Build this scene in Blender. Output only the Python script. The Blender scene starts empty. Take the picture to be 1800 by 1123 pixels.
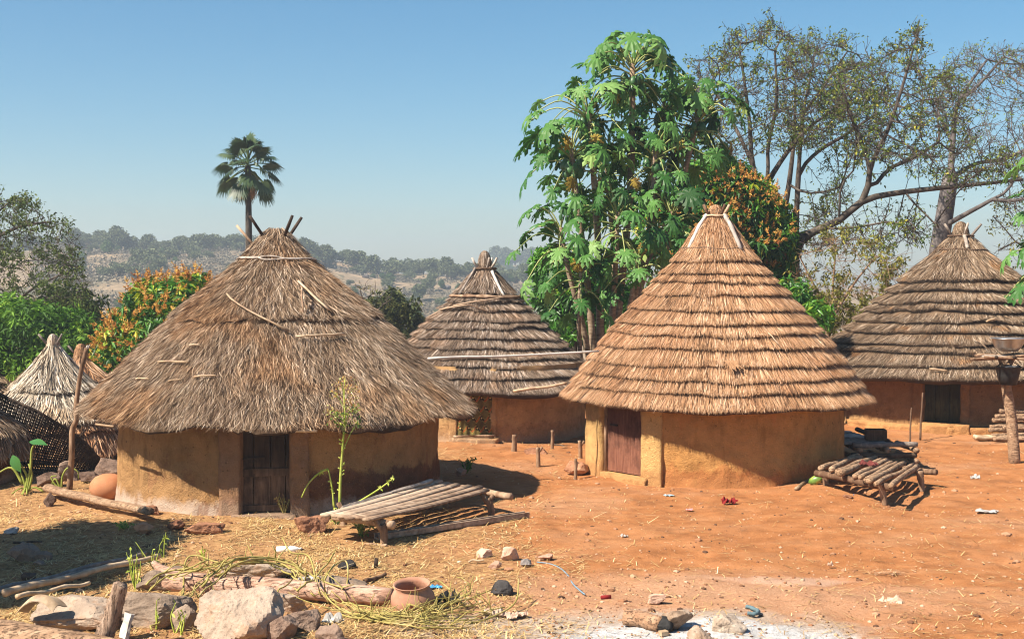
import bpy, math, random
import numpy as np
from mathutils import Vector, Matrix, noise as mnoise
R = math.radians
random.seed(7); rng = np.random.default_rng(7)
scene = bpy.context.scene
col = scene.collection

# ------------------------------------------------------------------ camera, sky, sun, exposure
F, CX, CY, CAMZ = 2400.0, 900.0, 561.5, 3.7
PITCH = math.atan((561.5 - 490.0) / F)
cd = bpy.data.cameras.new('camera'); cam = bpy.data.objects.new('camera', cd); col.objects.link(cam)
cd.sensor_width = 36; cd.lens = F / 1800 * 36; cd.clip_start = 0.1; cd.clip_end = 5000
cam.location = (0, 0, CAMZ); cam.rotation_euler = (R(90) - PITCH, 0, 0)
scene.camera = cam
SUN_EL, SUN_AZ = R(47), R(-119)          # azimuth clockwise from +Y (the view direction)
sun_dir = Vector((math.sin(SUN_AZ) * math.cos(SUN_EL), math.cos(SUN_AZ) * math.cos(SUN_EL), math.sin(SUN_EL)))
sd = bpy.data.lights.new('sun', 'SUN'); sd.energy = 5.0; sd.angle = R(0.5); sd.color = (1, 0.90, 0.76)
so = bpy.data.objects.new('sun', sd); col.objects.link(so); so.rotation_euler = sun_dir.to_track_quat('Z', 'Y').to_euler()
so.location = (-20, -10, 30)
w = bpy.data.worlds.new('World'); scene.world = w; w.use_nodes = True
wn = w.node_tree; bg = wn.nodes['Background']
sky = wn.nodes.new('ShaderNodeTexSky'); sky.sky_type = 'NISHITA'; sky.sun_disc = False
sky.sun_elevation = SUN_EL; sky.sun_rotation = SUN_AZ; sky.air_density = 1.0; sky.dust_density = 0.6; sky.ozone_density = 4.0; sky.altitude = 200
hs = wn.nodes.new('ShaderNodeHueSaturation'); hs.inputs['Saturation'].default_value = 1.24; hs.inputs['Hue'].default_value = 0.490
wn.links.new(sky.outputs[0], hs.inputs['Color']); wn.links.new(hs.outputs[0], bg.inputs[0]); bg.inputs[1].default_value = 0.056
vs = scene.view_settings; vs.view_transform = 'Standard'; vs.look = 'None'; vs.exposure = 1.22; vs.gamma = 1
scene.cycles.max_bounces = 6; scene.cycles.diffuse_bounces = 4; scene.cycles.glossy_bounces = 2
scene.cycles.transmission_bounces = 4; scene.cycles.volume_bounces = 0; scene.cycles.transparent_max_bounces = 6
scene.cycles.use_denoising = True
HAZE = 0.00085
scene.cycles.pixel_filter_type = 'BLACKMAN_HARRIS'; scene.cycles.filter_width = 1.15

# ------------------------------------------------------------------ noise and the lie of the land
def _h(ix, iy, iz, seed):
    n = (ix * 374761393 + iy * 668265263 + iz * 2147483647 + seed * 974634541) & 0xFFFFFFFF
    n = ((n ^ (n >> 13)) * 1274126177) & 0xFFFFFFFF
    return ((n ^ (n >> 16)) & 0xFFFF) / 65535.0
def vn(x, y, z=0.0, seed=0):
    x, y, z = np.broadcast_arrays(np.asarray(x, float), np.asarray(y, float), np.asarray(z, float))
    ix, iy, iz = np.floor(x).astype(np.int64), np.floor(y).astype(np.int64), np.floor(z).astype(np.int64)
    fx, fy, fz = x - ix, y - iy, z - iz
    fx, fy, fz = [t * t * t * (t * (t * 6 - 15) + 10) for t in (fx, fy, fz)]
    out = 0
    for a in (0, 1):
        for b in (0, 1):
            for c in (0, 1):
                out = out + _h(ix + a, iy + b, iz + c, seed) * (fx if a else 1 - fx) * (fy if b else 1 - fy) * (fz if c else 1 - fz)
    return out * 2 - 1
def fbm(x, y, z=0.0, seed=0, o=4):
    return sum(vn(np.asarray(x) * 2 ** k, np.asarray(y) * 2 ** k, np.asarray(z) * 2 ** k, seed + k) * 0.5 ** k for k in range(o))
def sst(a, b, x):
    t = np.clip((np.asarray(x, float) - a) / (b - a), 0, 1); return t * t * (3 - 2 * t)
def bump2(x, y, cx, cy, r): return np.exp(-((x - cx) ** 2 + (y - cy) ** 2) / (2 * r * r))
def hbase(x, y):
    x = np.asarray(x, float); y = np.asarray(y, float)
    z = -0.16 * sst(-3.5, -8.5, x) * sst(45, 36, y)
    z = z + 0.10 * sst(5, 9, x) * sst(22, 30, y)
    z = z + 0.12 * bump2(x, y, -1.75, 14.0, 0.55)                       # bare mound under the vine heap
    z = z + 0.05 * bump2(x, y, -5.0, 15.2, 1.0) + 0.08 * bump2(x, y, -6.5, 20.5, 1.2)
    z = z + 0.07 * bump2(x, y, 5.5, 24.0, 0.6) + 0.06 * bump2(x, y, 2.2, 15, 0.9)
    # the land falls to a dry valley and climbs the hills beyond
    z = z - 9.5 * sst(55, 150, y)
    return z
def crest(x):
    px = np.asarray(x, float) / 400.0 * F + CX
    yy = np.interp(px, [-600, 0, 150, 300, 430, 560, 640, 700, 800, 900, 1100, 1700, 2600], [470, 446, 436, 442, 440, 458, 475, 487, 492, 500, 510, 520, 520])
    return CAMZ + (490 - yy) / F * 400.0
def hfar(x, y):
    x = np.asarray(x, float); y = np.asarray(y, float)
    k = sst(140, 400, y) * 0.45 + 0.55 * np.clip((y - 150) / 250, 0, 1)
    k = np.where(y > 400, 1 - 0.6 * sst(400, 520, y), k)
    z1 = -9.5 + (crest(x) + 9.5 + 1.2 * fbm(x / 25, y / 25, 0, 5) * sst(150, 250, y)) * k
    px2 = x / np.maximum(y, 1) * F + CX
    far = np.interp(px2, [-500, 300, 800, 880, 960, 1060, 1200, 1400, 2200], [500, 500, 478, 468, 464, 468, 484, 505, 515])
    z2 = CAMZ + (490 - far) / F * 780
    z = np.where(y > 520, z1 + (z2 - z1) * sst(520, 780, y), z1)
    return z + 0.5 * fbm(x / 6, y / 6, 0, 9) * sst(150, 200, y)
def H(x, y):
    return np.where(np.asarray(y) > 150, hfar(x, y), hbase(x, y))
def hz(x, y): return float(H(np.array([x]), np.array([y]))[0])
_c, _s = math.cos(PITCH), math.sin(PITCH)
def ray(px, py):
    a, b = (px - CX) / F, (CY - py) / F
    return np.array((a, _c + b * _s, b * _c - _s))
def P(px, py, Y):                        # the point seen at a pixel, Y metres away
    d = ray(px, py); t = Y / d[1]; return np.array((0, 0, CAMZ)) + d * t
def Pz(px, py, z):                       # the point seen at a pixel, z metres up
    d = ray(px, py); return np.array((0, 0, CAMZ)) + d * ((z - CAMZ) / d[2])
def G(px, py, up=0.0):                   # the ground seen at a pixel
    z = 0.0
    for _ in range(8):
        p = Pz(px, py, z); z = hz(p[0], p[1])
    p[2] = z + up
    return p

# ------------------------------------------------------------------ meshes and objects
class MB:
    def __init__(s): s.V = []; s.L = []; s.C = []; s.Rn = []; s.n = 0
    def add(s, v, f, r=0.5):
        v = np.asarray(v, float).reshape(-1, 3)
        fs = f if isinstance(f, list) else [f]
        for q in fs:
            q = np.asarray(q, np.int64)
            if q.size == 0: continue
            if q.ndim == 1: q = q[None]
            s.L.append((q + s.n).ravel()); s.C.append(np.full(len(q), q.shape[1]))
            s.Rn.append(np.broadcast_to(np.asarray(r, float), (len(q),)))
        s.V.append(v); s.n += len(v); return s
    def build(s, name, mat, parent=None, smooth=True, loc=None):
        v = np.concatenate(s.V); l = np.concatenate(s.L); c = np.concatenate(s.C); rn = np.concatenate(s.Rn)
        if parent is not None:
            q = parent
            while q.parent: q = q.parent
            base = np.array(q.location)
        elif loc is None:
            base = np.array(((v[:, 0].min() + v[:, 0].max()) / 2, (v[:, 1].min() + v[:, 1].max()) / 2, v[:, 2].min()))
        else: base = np.asarray(loc, float)
        me = bpy.data.meshes.new(name)
        me.vertices.add(len(v)); me.vertices.foreach_set('co', (v - base).astype(np.float32).ravel())
        me.loops.add(len(l)); me.loops.foreach_set('vertex_index', l.astype(np.int32))
        me.polygons.add(len(c)); st = np.concatenate(([0], np.cumsum(c)[:-1]))
        me.polygons.foreach_set('loop_start', st.astype(np.int32)); me.polygons.foreach_set('loop_total', c.astype(np.int32))
        me.polygons.foreach_set('use_smooth', np.full(len(c), smooth))
        at = me.attributes.new('rnd', 'FLOAT', 'FACE'); at.data.foreach_set('value', rn.astype(np.float32))
        me.update(calc_edges=True); me.validate()
        me.materials.append(mat)
        o = bpy.data.objects.new(name, me); col.objects.link(o)
        if parent is not None: o.parent = parent
        else: o.location = base
        return o
def tag(o, label=None, cat=None, group=None, kind=None):
    if label: o['label'] = label
    if cat: o['category'] = cat
    if group: o['group'] = group
    if kind: o['kind'] = kind
    return o
def thing(name, loc, label, cat, group=None):
    o = bpy.data.objects.new(name, None); col.objects.link(o); o.location = [float(a) for a in loc]; o.empty_display_size = 0.2
    return tag(o, label, cat, group)
def grid_faces(nr, nc, wrap=False):
    i = np.arange(nr - 1)[:, None]; j = np.arange(nc if wrap else nc - 1)[None, :]
    a = i * nc + j; b = i * nc + (j + 1) % nc
    return np.stack((a, b, b + nc, a + nc), -1).reshape(-1, 4)
def nrm(v):
    v = np.asarray(v, float); return v / np.maximum(np.linalg.norm(v, axis=-1, keepdims=True), 1e-9)
def tube(mb, pts, rad, n=6, r=0.5, cap=True, rough=0.0, flat=1.0):
    pts = np.asarray(pts, float); m = len(pts); rad = np.broadcast_to(np.asarray(rad, float), (m,))
    t = np.gradient(pts, axis=0) if m > 1 else pts; t = nrm(t)
    up = np.array((0, 0, 1.0)) if abs(t[0][2]) < 0.9 else np.array((1.0, 0, 0))
    rows = []; u = nrm(np.cross(t[0], up))
    a = np.arange(n) / n * 2 * math.pi
    for k in range(m):
        u = nrm(u - t[k] * np.dot(u, t[k])); v = np.cross(t[k], u)
        q = rad[k] * (1 + (rough * rng.normal(size=n) if rough else 0))
        rows.append(pts[k] + (np.cos(a) * q)[:, None] * u + (np.sin(a) * q * flat)[:, None] * v)
    vv = np.concatenate(rows); f = [grid_faces(m, n, True)[:, ::-1]]
    if cap and n > 2:
        f.append(np.arange(n)[None]); f.append((np.arange(n)[::-1] + (m - 1) * n)[None])
    mb.add(vv, f, r); return mb
def curve(pts, k=6):                      # a smooth line through points
    p = np.asarray(pts, float); q = np.vstack((2 * p[0] - p[1], p, 2 * p[-1] - p[-2])); out = []
    for i in range(1, len(q) - 2):
        for t in np.arange(k) / k:
            out.append(0.5 * (2 * q[i] + (q[i + 1] - q[i - 1]) * t + (2 * q[i - 1] - 5 * q[i] + 4 * q[i + 1] - q[i + 2]) * t * t + (3 * q[i] - q[i - 1] - 3 * q[i + 1] + q[i + 2]) * t ** 3))
    out.append(p[-1]); return np.array(out)
def bar(mb, a, b, wd, ht, up=(0, 0, 1), r=0.5, seg=1, rough=0.0):
    a, b = np.asarray(a, float), np.asarray(b, float); d = nrm(b - a); s_ = nrm(np.cross(d, up)); u = np.cross(s_, d)
    e = min(wd, ht) * 0.12
    prof = np.array([(-wd / 2 + e, -ht / 2), (wd / 2 - e, -ht / 2), (wd / 2, -ht / 2 + e), (wd / 2, ht / 2 - e), (wd / 2 - e, ht / 2), (-wd / 2 + e, ht / 2), (-wd / 2, ht / 2 - e), (-wd / 2, -ht / 2 + e)])
    rows = []
    for k in range(seg + 1):
        c = a + (b - a) * k / seg; jj = rng.normal(size=(8, 2)) * rough
        rows.append(c + (prof[:, :1] + jj[:, :1]) * s_ + (prof[:, 1:] + jj[:, 1:]) * u)
    mb.add(np.concatenate(rows), [grid_faces(seg + 1, 8, True), np.arange(8)[None][:, ::-1], (np.arange(8) + seg * 8)[None]], r); return mb
def box(mb, c, sx, sy, sz, rz=0.0, r=0.5, rough=0.0):   # c is the middle of the underside
    c = np.asarray(c, float); d = np.array((math.cos(rz), math.sin(rz), 0)) * sx / 2
    return bar(mb, c - d + (0, 0, sz / 2), c + d + (0, 0, sz / 2), sy, sz, r=r, seg=4 if rough else 1, rough=rough)
def lathe(mb, prof, c, n=32, r=0.5, wob=0.0, tilt=None, seed=0):
    prof = np.asarray(prof, float); a = np.arange(n) / n * 2 * math.pi; m = len(prof)
    k = 1 + wob * vn(np.cos(a)[None] * 1.5 + 9, np.sin(a)[None] * 1.5, prof[:, 1:] * 3, seed)
    v = np.stack((prof[:, :1] * np.cos(a) * k, prof[:, :1] * np.sin(a) * k, np.repeat(prof[:, 1:], n, 1)), -1).reshape(-1, 3)
    if tilt is not None: v = v @ np.array(tilt).T
    mb.add(v + np.asarray(c, float), grid_faces(m, n, True), r); return mb
def rotm(ax, ang): return np.array(Matrix.Rotation(ang, 3, Vector(ax)))
def quads(mb, p0, p1, wd, r=0.5, mid=None, midw=1.0):     # a tapered strip from p0 to p1, wd a half-width vector
    n = len(p0)
    if mid is None:
        v = np.stack((p0 - wd, p0 + wd, p1 + wd * 0.6, p1 - wd * 0.6), 1).reshape(-1, 3)
        f = np.arange(n * 4).reshape(-1, 4); mb.add(v, f, r)
    else:
        v = np.stack((p0 - wd * .5, p0 + wd * .5, mid + wd * midw, mid - wd * midw, p1 + wd * .1, p1 - wd * .1), 1).reshape(-1, 3)
        b = np.arange(n)[:, None] * 6
        mb.add(v, np.concatenate((b + [0, 1, 2, 3], b + [3, 2, 4, 5])), np.concatenate((np.broadcast_to(r, (n,)),) * 2))
    return mb
def leaves(mb, p, d, side, ln, wd, r):                    # pointed leaves: root p, direction d, broad along side
    d = nrm(d); side = nrm(side - d * (side * d).sum(-1, keepdims=True)); ln = np.asarray(ln)[..., None] if np.ndim(ln) else ln; wd = np.asarray(wd)[..., None] if np.ndim(wd) else wd
    nv = np.cross(d, side)
    m = p + d * ln * .45; t = p + d * ln - np.array((0, 0, .18)) * ln
    v = np.stack((p, m + side * wd / 2 - nv * wd * .12, t, m - side * wd / 2 - nv * wd * .12, m), 1).reshape(-1, 3)
    b = np.arange(len(p))[:, None] * 5
    mb.add(v, np.concatenate((b + [0, 4, 1], b + [4, 2, 1], b + [0, 3, 4], b + [4, 3, 2])), np.tile(np.broadcast_to(r, (len(p),)), 4)); return mb
def rdir(n): return nrm(rng.normal(size=(n, 3)))
def icos(sub=3):
    import bmesh
    bm = bmesh.new(); bmesh.ops.create_icosphere(bm, subdivisions=sub, radius=1)
    v = np.array([x.co[:] for x in bm.verts]); f = np.array([[q.index for q in x.verts] for x in bm.faces]); bm.free(); return v, f
ICO = {k: icos(k) for k in (1, 2, 3, 4, 5)}
def rock(mb, c, sx, sy, sz, rz=0.0, seed=0, cuts=9, sub=3, sharp=1.0, r=0.5, flat=False):
    cuts += 4; g = np.random.default_rng(seed); v, f = ICO[sub]
    pn = nrm(g.normal(size=(cuts, 3))); ph = g.uniform(0.42, 0.74, cuts)
    if flat: pn = np.vstack((pn, (0.05, 0.03, 1))); ph = np.append(ph, 0.5)
    dp = v @ nrm(pn).T
    rr = np.minimum(1.0, np.min(np.where(dp > 0.05, ph / np.maximum(dp, 0.05), 9), 1))
    rr = (rr / rr.max()) ** sharp * (1 + 0.085 * fbm(v[:, 0] * 2.3 + seed, v[:, 1] * 2.3, v[:, 2] * 2.3, seed, 3) + 0.02 * vn(v[:, 0] * 11, v[:, 1] * 11, v[:, 2] * 11, seed))
    q = v * rr[:, None]; lo, hi = q.min(0), q.max(0); q = ((q - lo) / (hi - lo) - .5) * np.array((sx, sy, sz))
    q = q @ rotm((0, 0, 1), rz).T
    mb.add(q + np.asarray(c, float) + (0, 0, sz * 0.32), f, r); return mb

# ------------------------------------------------------------------ materials
class NT:
    def __init__(s, name):
        s.m = bpy.data.materials.new(name); s.m.use_nodes = True; s.t = s.m.node_tree; s.b = s.t.nodes['Principled BSDF']
        s.out = s.t.nodes['Material Output']; s._tc = None
    def n(s, ty, **kw):
        x = s.t.nodes.new(ty)
        for k, v in kw.items(): setattr(x, k, v)
        return x
    def put(s, sock, v):
        if isinstance(v, bpy.types.NodeSocket): s.t.links.new(v, sock)
        elif v is not None:
            if sock.type == 'RGBA' and len(v) == 3: v = (*v, 1)
            sock.default_value = v
    def obj(s):
        if not s._tc: s._tc = s.n('ShaderNodeTexCoord')
        return s._tc.outputs['Object']
    def noise(s, scale, detail=4, rough=0.55, vec=None, dist=0.0):
        x = s.n('ShaderNodeTexNoise'); s.put(x.inputs['Vector'], vec or s.obj())
        x.inputs['Scale'].default_value = scale; x.inputs['Detail'].default_value = detail; x.inputs['Roughness'].default_value = rough; x.inputs['Distortion'].default_value = dist
        return x.outputs['Fac']
    def voro(s, scale, vec=None, feature='F1', out='Distance'):
        x = s.n('ShaderNodeTexVoronoi', feature=feature); s.put(x.inputs['Vector'], vec or s.obj()); x.inputs['Scale'].default_value = scale; return x.outputs[out]
    def scl(s, v, vec=None, rot=(0, 0, 0), loc=(0, 0, 0)):
        x = s.n('ShaderNodeMapping'); s.put(x.inputs[0], vec or s.obj()); x.inputs['Scale'].default_value = v; x.inputs['Rotation'].default_value = rot; x.inputs['Location'].default_value = loc; return x.outputs[0]
    def ma(s, op, a, b=None, c=None, clamp=False):
        x = s.n('ShaderNodeMath', operation=op); x.use_clamp = clamp
        for k, v in enumerate((a, b, c)):
            if v is not None: s.put(x.inputs[k], v)
        return x.outputs[0]
    def mr(s, v, a, b, c=0.0, d=1.0):
        x = s.n('ShaderNodeMapRange'); x.interpolation_type = 'SMOOTHSTEP'; s.put(x.inputs[0], v)
        for k, q in zip((1, 2, 3, 4), (a, b, c, d)): s.put(x.inputs[k], q)
        return x.outputs[0]
    def mix(s, f, a, b, bt='MIX'):
        x = s.n('ShaderNodeMix', data_type='RGBA', blend_type=bt); s.put(x.inputs[0], f); s.put(x.inputs[6], a); s.put(x.inputs[7], b); return x.outputs[2]
    def ramp(s, f, stops):
        x = s.n('ShaderNodeValToRGB'); e = x.color_ramp.elements
        while len(e) < len(stops): e.new(0.5)
        for q, (p, c) in zip(e, stops): q.position = p; q.color = (*c, 1)
        s.put(x.inputs[0], f); return x.outputs[0]
    def sep(s, v=None):
        x = s.n('ShaderNodeSeparateXYZ'); s.put(x.inputs[0], v or s.obj()); return x.outputs
    def attr(s, nm='rnd'):
        x = s.n('ShaderNodeAttribute', attribute_name=nm); return x.outputs['Fac']
    def bump(s, h, strength=0.5, dist=0.02, prev=None):
        x = s.n('ShaderNodeBump'); x.inputs['Strength'].default_value = strength; x.inputs['Distance'].default_value = dist; s.put(x.inputs['Height'], h)
        if prev: s.put(x.inputs['Normal'], prev)
        return x.outputs[0]
    def done(s, c, rough=0.85, nrm_=None, spec=0.25, metal=0.0, trans=0.0, tcol=None):
        s.put(s.b.inputs['Base Color'], c); s.put(s.b.inputs['Roughness'], rough); s.b.inputs['Specular IOR Level'].default_value = spec; s.b.inputs['Metallic'].default_value = metal
        if nrm_: s.put(s.b.inputs['Normal'], nrm_)
        if trans:
            tr = s.n('ShaderNodeBsdfTranslucent'); s.put(tr.inputs[0], tcol or c); mx = s.n('ShaderNodeMixShader'); mx.inputs[0].default_value = trans
            s.t.links.new(s.b.outputs[0], mx.inputs[1]); s.t.links.new(tr.outputs[0], mx.inputs[2]); s.t.links.new(mx.outputs[0], s.out.inputs[0])
        return s.m
def m_attr(name, stops, rough=0.9, spec=0.15, trans=0.0, nscale=None, tint=None, nlo=0.4, nhi=0.65):
    t = NT(name); c = t.ramp(t.attr(), stops)
    if tint: c = t.mix(t.mr(t.noise(nscale, 3), nlo, nhi), c, tint, 'MULTIPLY')
    return t.done(c, rough, None, spec, trans=trans)
def m_noise(name, stops, scale=6, detail=6, rough=0.85, bump=0.3, bscale=None, bdist=0.02, stretch=None, spec=0.2, rvar=0.0):
    t = NT(name); v = t.scl(stretch) if stretch else None
    f = t.noise(scale, detail, 0.6, v)
    if rvar: f = t.ma('ADD', f, t.ma('MULTIPLY', t.ma('SUBTRACT', t.attr(), 0.5), rvar))
    c = t.ramp(f, stops)
    nb = t.bump(t.noise(bscale or scale * 3, 6, 0.65, v), bump, bdist)
    return t.done(c, rough, nb, spec)

# ------------------------------------------------------------------ ground, hills
def spread(lo, hi, near_lo, near_hi, step, far):
    a = list(np.arange(near_lo, near_hi, step)); s_ = step
    while a[-1] < hi: s_ = min(s_ * 1.25, far); a.append(a[-1] + s_)
    s_ = step
    while a[0] > lo: s_ = min(s_ * 1.25, far); a.insert(0, a[0] - s_)
    return np.array(a)
def mat_ground():
    t = NT('red_earth'); p = t.obj(); x, y, z = t.sep()
    big = t.noise(0.35, 4, 0.6); med = t.noise(2.2, 6, 0.65); fine = t.noise(28, 5, 0.7); gr = t.noise(140, 2, 0.6)
    earth = t.ramp(med, [(0.28, (0.24, 0.094, 0.034)), (0.5, (0.36, 0.145, 0.052)), (0.72, (0.44, 0.195, 0.080))])
    pale = t.ramp(fine, [(0.3, (0.30, 0.155, 0.08)), (0.7, (0.54, 0.32, 0.19))])
    c = t.mix(t.mr(big, 0.48, 0.68, 0.0, 0.55), earth, pale)
    c = t.mix(t.mr(t.noise(0.9, 3, .5, t.scl((.5, 1.3, 1), rot=(0, 0, .5))), .50, .62, 0, .28), c, (0.45, 0.225, 0.105)); c = t.mix(t.mr(t.noise(1.7, 4, .6, t.scl((1, 1, 1), loc=(4, 9, 0))), .55, .68, 0, .5), c, (0.20, 0.085, 0.036))
    # straw-strewn, browner dirt on the left of the yard
    dirt = t.ramp(t.noise(7, 6, 0.7), [(0.3, (0.15, 0.075, 0.033)), (0.52, (0.36, 0.195, 0.085)), (0.72, (0.52, 0.32, 0.15))])
    lx = t.ma('ADD', x, t.ma('MULTIPLY', t.ma('SUBTRACT', t.noise(0.5, 5, .6), .5), 4.5))
    lx = t.ma('ADD', lx, t.ma('MULTIPLY', t.ma('SUBTRACT', y, 20), 0.12))
    c = t.mix(t.mr(lx, -1.6, 0.6, 1.0, 0.0), c, dirt)
    # pale sandy dust, then grey-white ash round the hearth
    def ell(cx, cy, rx, ry, k=0.9):
        a = t.ma('POWER', t.ma('DIVIDE', t.ma('SUBTRACT', x, cx), rx), 2.0); b = t.ma('POWER', t.ma('DIVIDE', t.ma('SUBTRACT', y, cy), ry), 2.0)
        return t.ma('ADD', t.ma('SQRT', t.ma('ADD', a, b)), t.ma('MULTIPLY', t.ma('SUBTRACT', t.noise(1.6, 6, .65), .5), k))
    pk = t.mix(t.mr(ell(2.2, 15.6, 3.6, 1.7), 0.45, 1.1, 0.6, 0.0), c, t.ramp(fine, [(0.3, (0.34, 0.18, 0.10)), (0.7, (0.54, 0.335, 0.215))]))
    pk = t.mix(t.mr(ell(1.3, 14.2, 2.9, 1.0), 0.6, 1.05, 0.9, 0.0), pk, t.ramp(t.noise(18, 6, .7), [(0.3, (0.28, 0.21, 0.155)), (0.7, (0.50, 0.42, 0.345))]))
    ash = t.ramp(t.noise(9, 6, .7), [(0.3, (0.32, 0.31, 0.30)), (0.6, (0.53, 0.53, 0.53))])
    pk = t.mix(t.mr(ell(1.85, 13.9, 1.9, 0.78, 1.0), 0.6, 0.98, 1.0, 0.0), pk, ash)
    pk = t.mix(t.mr(ell(3.3, 16.6, 1.5, 0.35, 1.5), 0.3, 0.9, 0.40, 0.0), pk, (0.56, 0.40, 0.31))
    pk = t.mix(t.mr(gr, 0.58, 0.72, 0.0, 0.6), pk, (0.15, 0.06, 0.028))
    pk = t.mix(t.mr(t.noise(60, 3, .6), 0.62, 0.74, 0.0, 0.6), pk, (0.20, 0.085, 0.04)); pk = t.mix(t.mr(t.noise(85, 2, .6, t.scl((1, 1, 1), loc=(7, 3, 1))), 0.63, 0.74, 0.0, 0.6), pk, (0.66, 0.45, 0.27))
    # dry grass far out
    pk = t.mix(t.mr(y, 40, 60), pk, t.ramp(t.noise(0.08, 6, .7), [(0.3, (0.10, 0.10, 0.04)), (0.6, (0.30, 0.22, 0.12))]))
    h = t.ma('ADD', t.ma('MULTIPLY', med, 0.6), t.ma('ADD', t.ma('MULTIPLY', fine, 0.5), t.ma('MULTIPLY', gr, 0.12)))
    return t.done(pk, 0.95, t.bump(h, 0.9, 0.06), 0.1)
gx = spread(-420, 420, -9.0, 13.0, 0.07, 30); gy = spread(-40, 150, 12.5, 33.0, 0.07, 9)
XX, YY = np.meshgrid(gx, gy)
ZZ = hbase(XX, YY)
nearm = sst(60, 40, YY) * sst(2, 10, YY) * sst(-25, -15, XX) * sst(26, 18, XX)
ZZ = ZZ + nearm * (0.035 * fbm(XX * .9, YY * .9, 0, 3, 4) + 0.011 * fbm(XX * 4.2, YY * 4.2, 0, 31, 3) + 0.02 * np.maximum(0, vn(XX * 2.1, YY * 2.1, 0, 77)) ** 2)
mb = MB(); mb.add(np.stack((XX, YY, ZZ), -1).reshape(-1, 3), grid_faces(len(gy), len(gx)))
tag(mb.build('ground', mat_ground(), loc=(0, 0, 0)), kind='structure')

def mat_hills():
    t = NT('dry_hillside'); x, y, z = t.sep()
    f = t.noise(0.035, 7, .68); g = t.noise(0.22, 6, .7)
    c = t.ramp(f, [(0.36, (0.11, 0.105, 0.065)), (0.48, (0.23, 0.175, 0.115)), (0.64, (0.36, 0.26, 0.165)), (0.76, (0.48, 0.36, 0.235))])
    c = t.mix(t.mr(g, 0.52, 0.66, 0, 0.75), c, (0.075, 0.085, 0.045))
    c = t.mix(t.mr(t.noise(0.12, 5, .7), 0.6, 0.72, 0, 0.8), c, (0.17, 0.15, 0.14))
    return t.done(c, 0.95, t.bump(g, 0.8, 1.5), 0.05)
hxx = np.arange(-420, 421, 3.5); hyy = np.concatenate((np.arange(150, 460, 3.5), np.arange(460, 1001, 12)))
HX, HY = np.meshgrid(hxx * 1.0, hyy)
HX = HX * np.maximum(1, HY / 400)
HZ = hfar(HX, HY); HZ[0] -= 0.02
mb = MB(); mb.add(np.stack((HX, HY, HZ), -1).reshape(-1, 3), grid_faces(len(hyy), len(hxx)))
tag(mb.build('hills', mat_hills(), loc=(0, 0, 0)), kind='structure')

# ------------------------------------------------------------------ huts
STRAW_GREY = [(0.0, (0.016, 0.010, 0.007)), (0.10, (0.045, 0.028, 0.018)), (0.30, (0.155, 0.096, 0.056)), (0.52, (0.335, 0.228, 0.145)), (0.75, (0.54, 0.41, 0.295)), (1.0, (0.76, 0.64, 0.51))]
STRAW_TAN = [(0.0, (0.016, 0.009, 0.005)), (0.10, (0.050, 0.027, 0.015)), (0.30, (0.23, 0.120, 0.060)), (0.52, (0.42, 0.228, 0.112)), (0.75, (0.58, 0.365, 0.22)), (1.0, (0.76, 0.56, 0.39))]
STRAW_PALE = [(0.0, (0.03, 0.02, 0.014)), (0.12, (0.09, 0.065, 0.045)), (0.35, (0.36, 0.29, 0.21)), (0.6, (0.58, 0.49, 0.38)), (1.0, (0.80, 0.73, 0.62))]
def mat_straw(name, stops, tint, ts=0.9, lo=0.5, hi=0.66):
    t = NT(name); a = t.attr(); f = t.ma('ADD', a, t.ma('MULTIPLY', t.ma('SUBTRACT', t.noise(1.3, 4, .6), .5), .35))
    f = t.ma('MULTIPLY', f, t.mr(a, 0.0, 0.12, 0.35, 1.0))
    c = t.ramp(f, stops); c = t.mix(t.mr(t.noise(ts, 4, .6), lo, hi, 0, .8), c, tint, 'MULTIPLY')
    return t.done(c, 0.8, None, 0.2)
M_STRAW1 = mat_straw('weathered_thatch', STRAW_GREY, (1.0, 0.78, 0.56), 0.6, .48, .66)
M_STRAW2 = mat_straw('old_grey_thatch', [(p, (c[0] * .9, c[1] * .95, c[2] * 1.06)) for p, c in STRAW_GREY], (1.0, 0.86, 0.74), 1.2)
M_STRAW3 = mat_straw('fresh_tan_thatch', STRAW_TAN, (0.9, 0.82, 0.78), 1.0)
M_STRAW4 = mat_straw('smoke_grey_thatch', [(p, tuple(q * .8 for q in c)) for p, c in STRAW_GREY], (1.0, 0.7, 0.42), 1.4, .58, .68)
M_STRAW5 = mat_straw('bleached_thatch', STRAW_PALE, (1.0, 0.85, 0.7))
M_WOOD = m_noise('weathered_wood', [(0.3, (0.10, 0.055, 0.032)), (0.5, (0.25, 0.155, 0.095)), (0.72, (0.44, 0.31, 0.21))], 9, 6, .85, .5, 30, .01, (1, 1, .35), rvar=.5)
M_GREYW = m_noise('silvered_wood', [(0.3, (0.17, 0.14, 0.12)), (0.52, (0.36, 0.30, 0.25)), (0.75, (0.56, 0.49, 0.43))], 10, 6, .8, .4, 40, .008, (1, .3, 1), rvar=.5)
M_BAMB = m_noise('dry_bamboo', [(0.3, (0.22, 0.14, 0.08)), (0.5, (0.40, 0.28, 0.17)), (0.72, (0.56, 0.43, 0.29))], 6, 4, .55, .15, 30, .005, spec=.4, rvar=.4)
M_WHITEP = m_noise('bleached_pole', [(0.3, (0.34, 0.29, 0.25)), (0.6, (0.58, 0.54, 0.49))], 8, 4, .6, .15, 30, .005, rvar=.3)
M_DARKW = m_noise('sooty_wood', [(0.3, (0.018, 0.012, 0.009)), (0.6, (0.06, 0.040, 0.028)), (0.8, (0.13, 0.09, 0.06))], 9, 5, .85, .4, 40, .008, rvar=.4)
M_ROPE = m_noise('bark_rope', [(0.3, (0.05, 0.03, 0.02)), (0.7, (0.16, 0.10, 0.065))], 20, 4, .9, .5, 80, .006)

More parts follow.
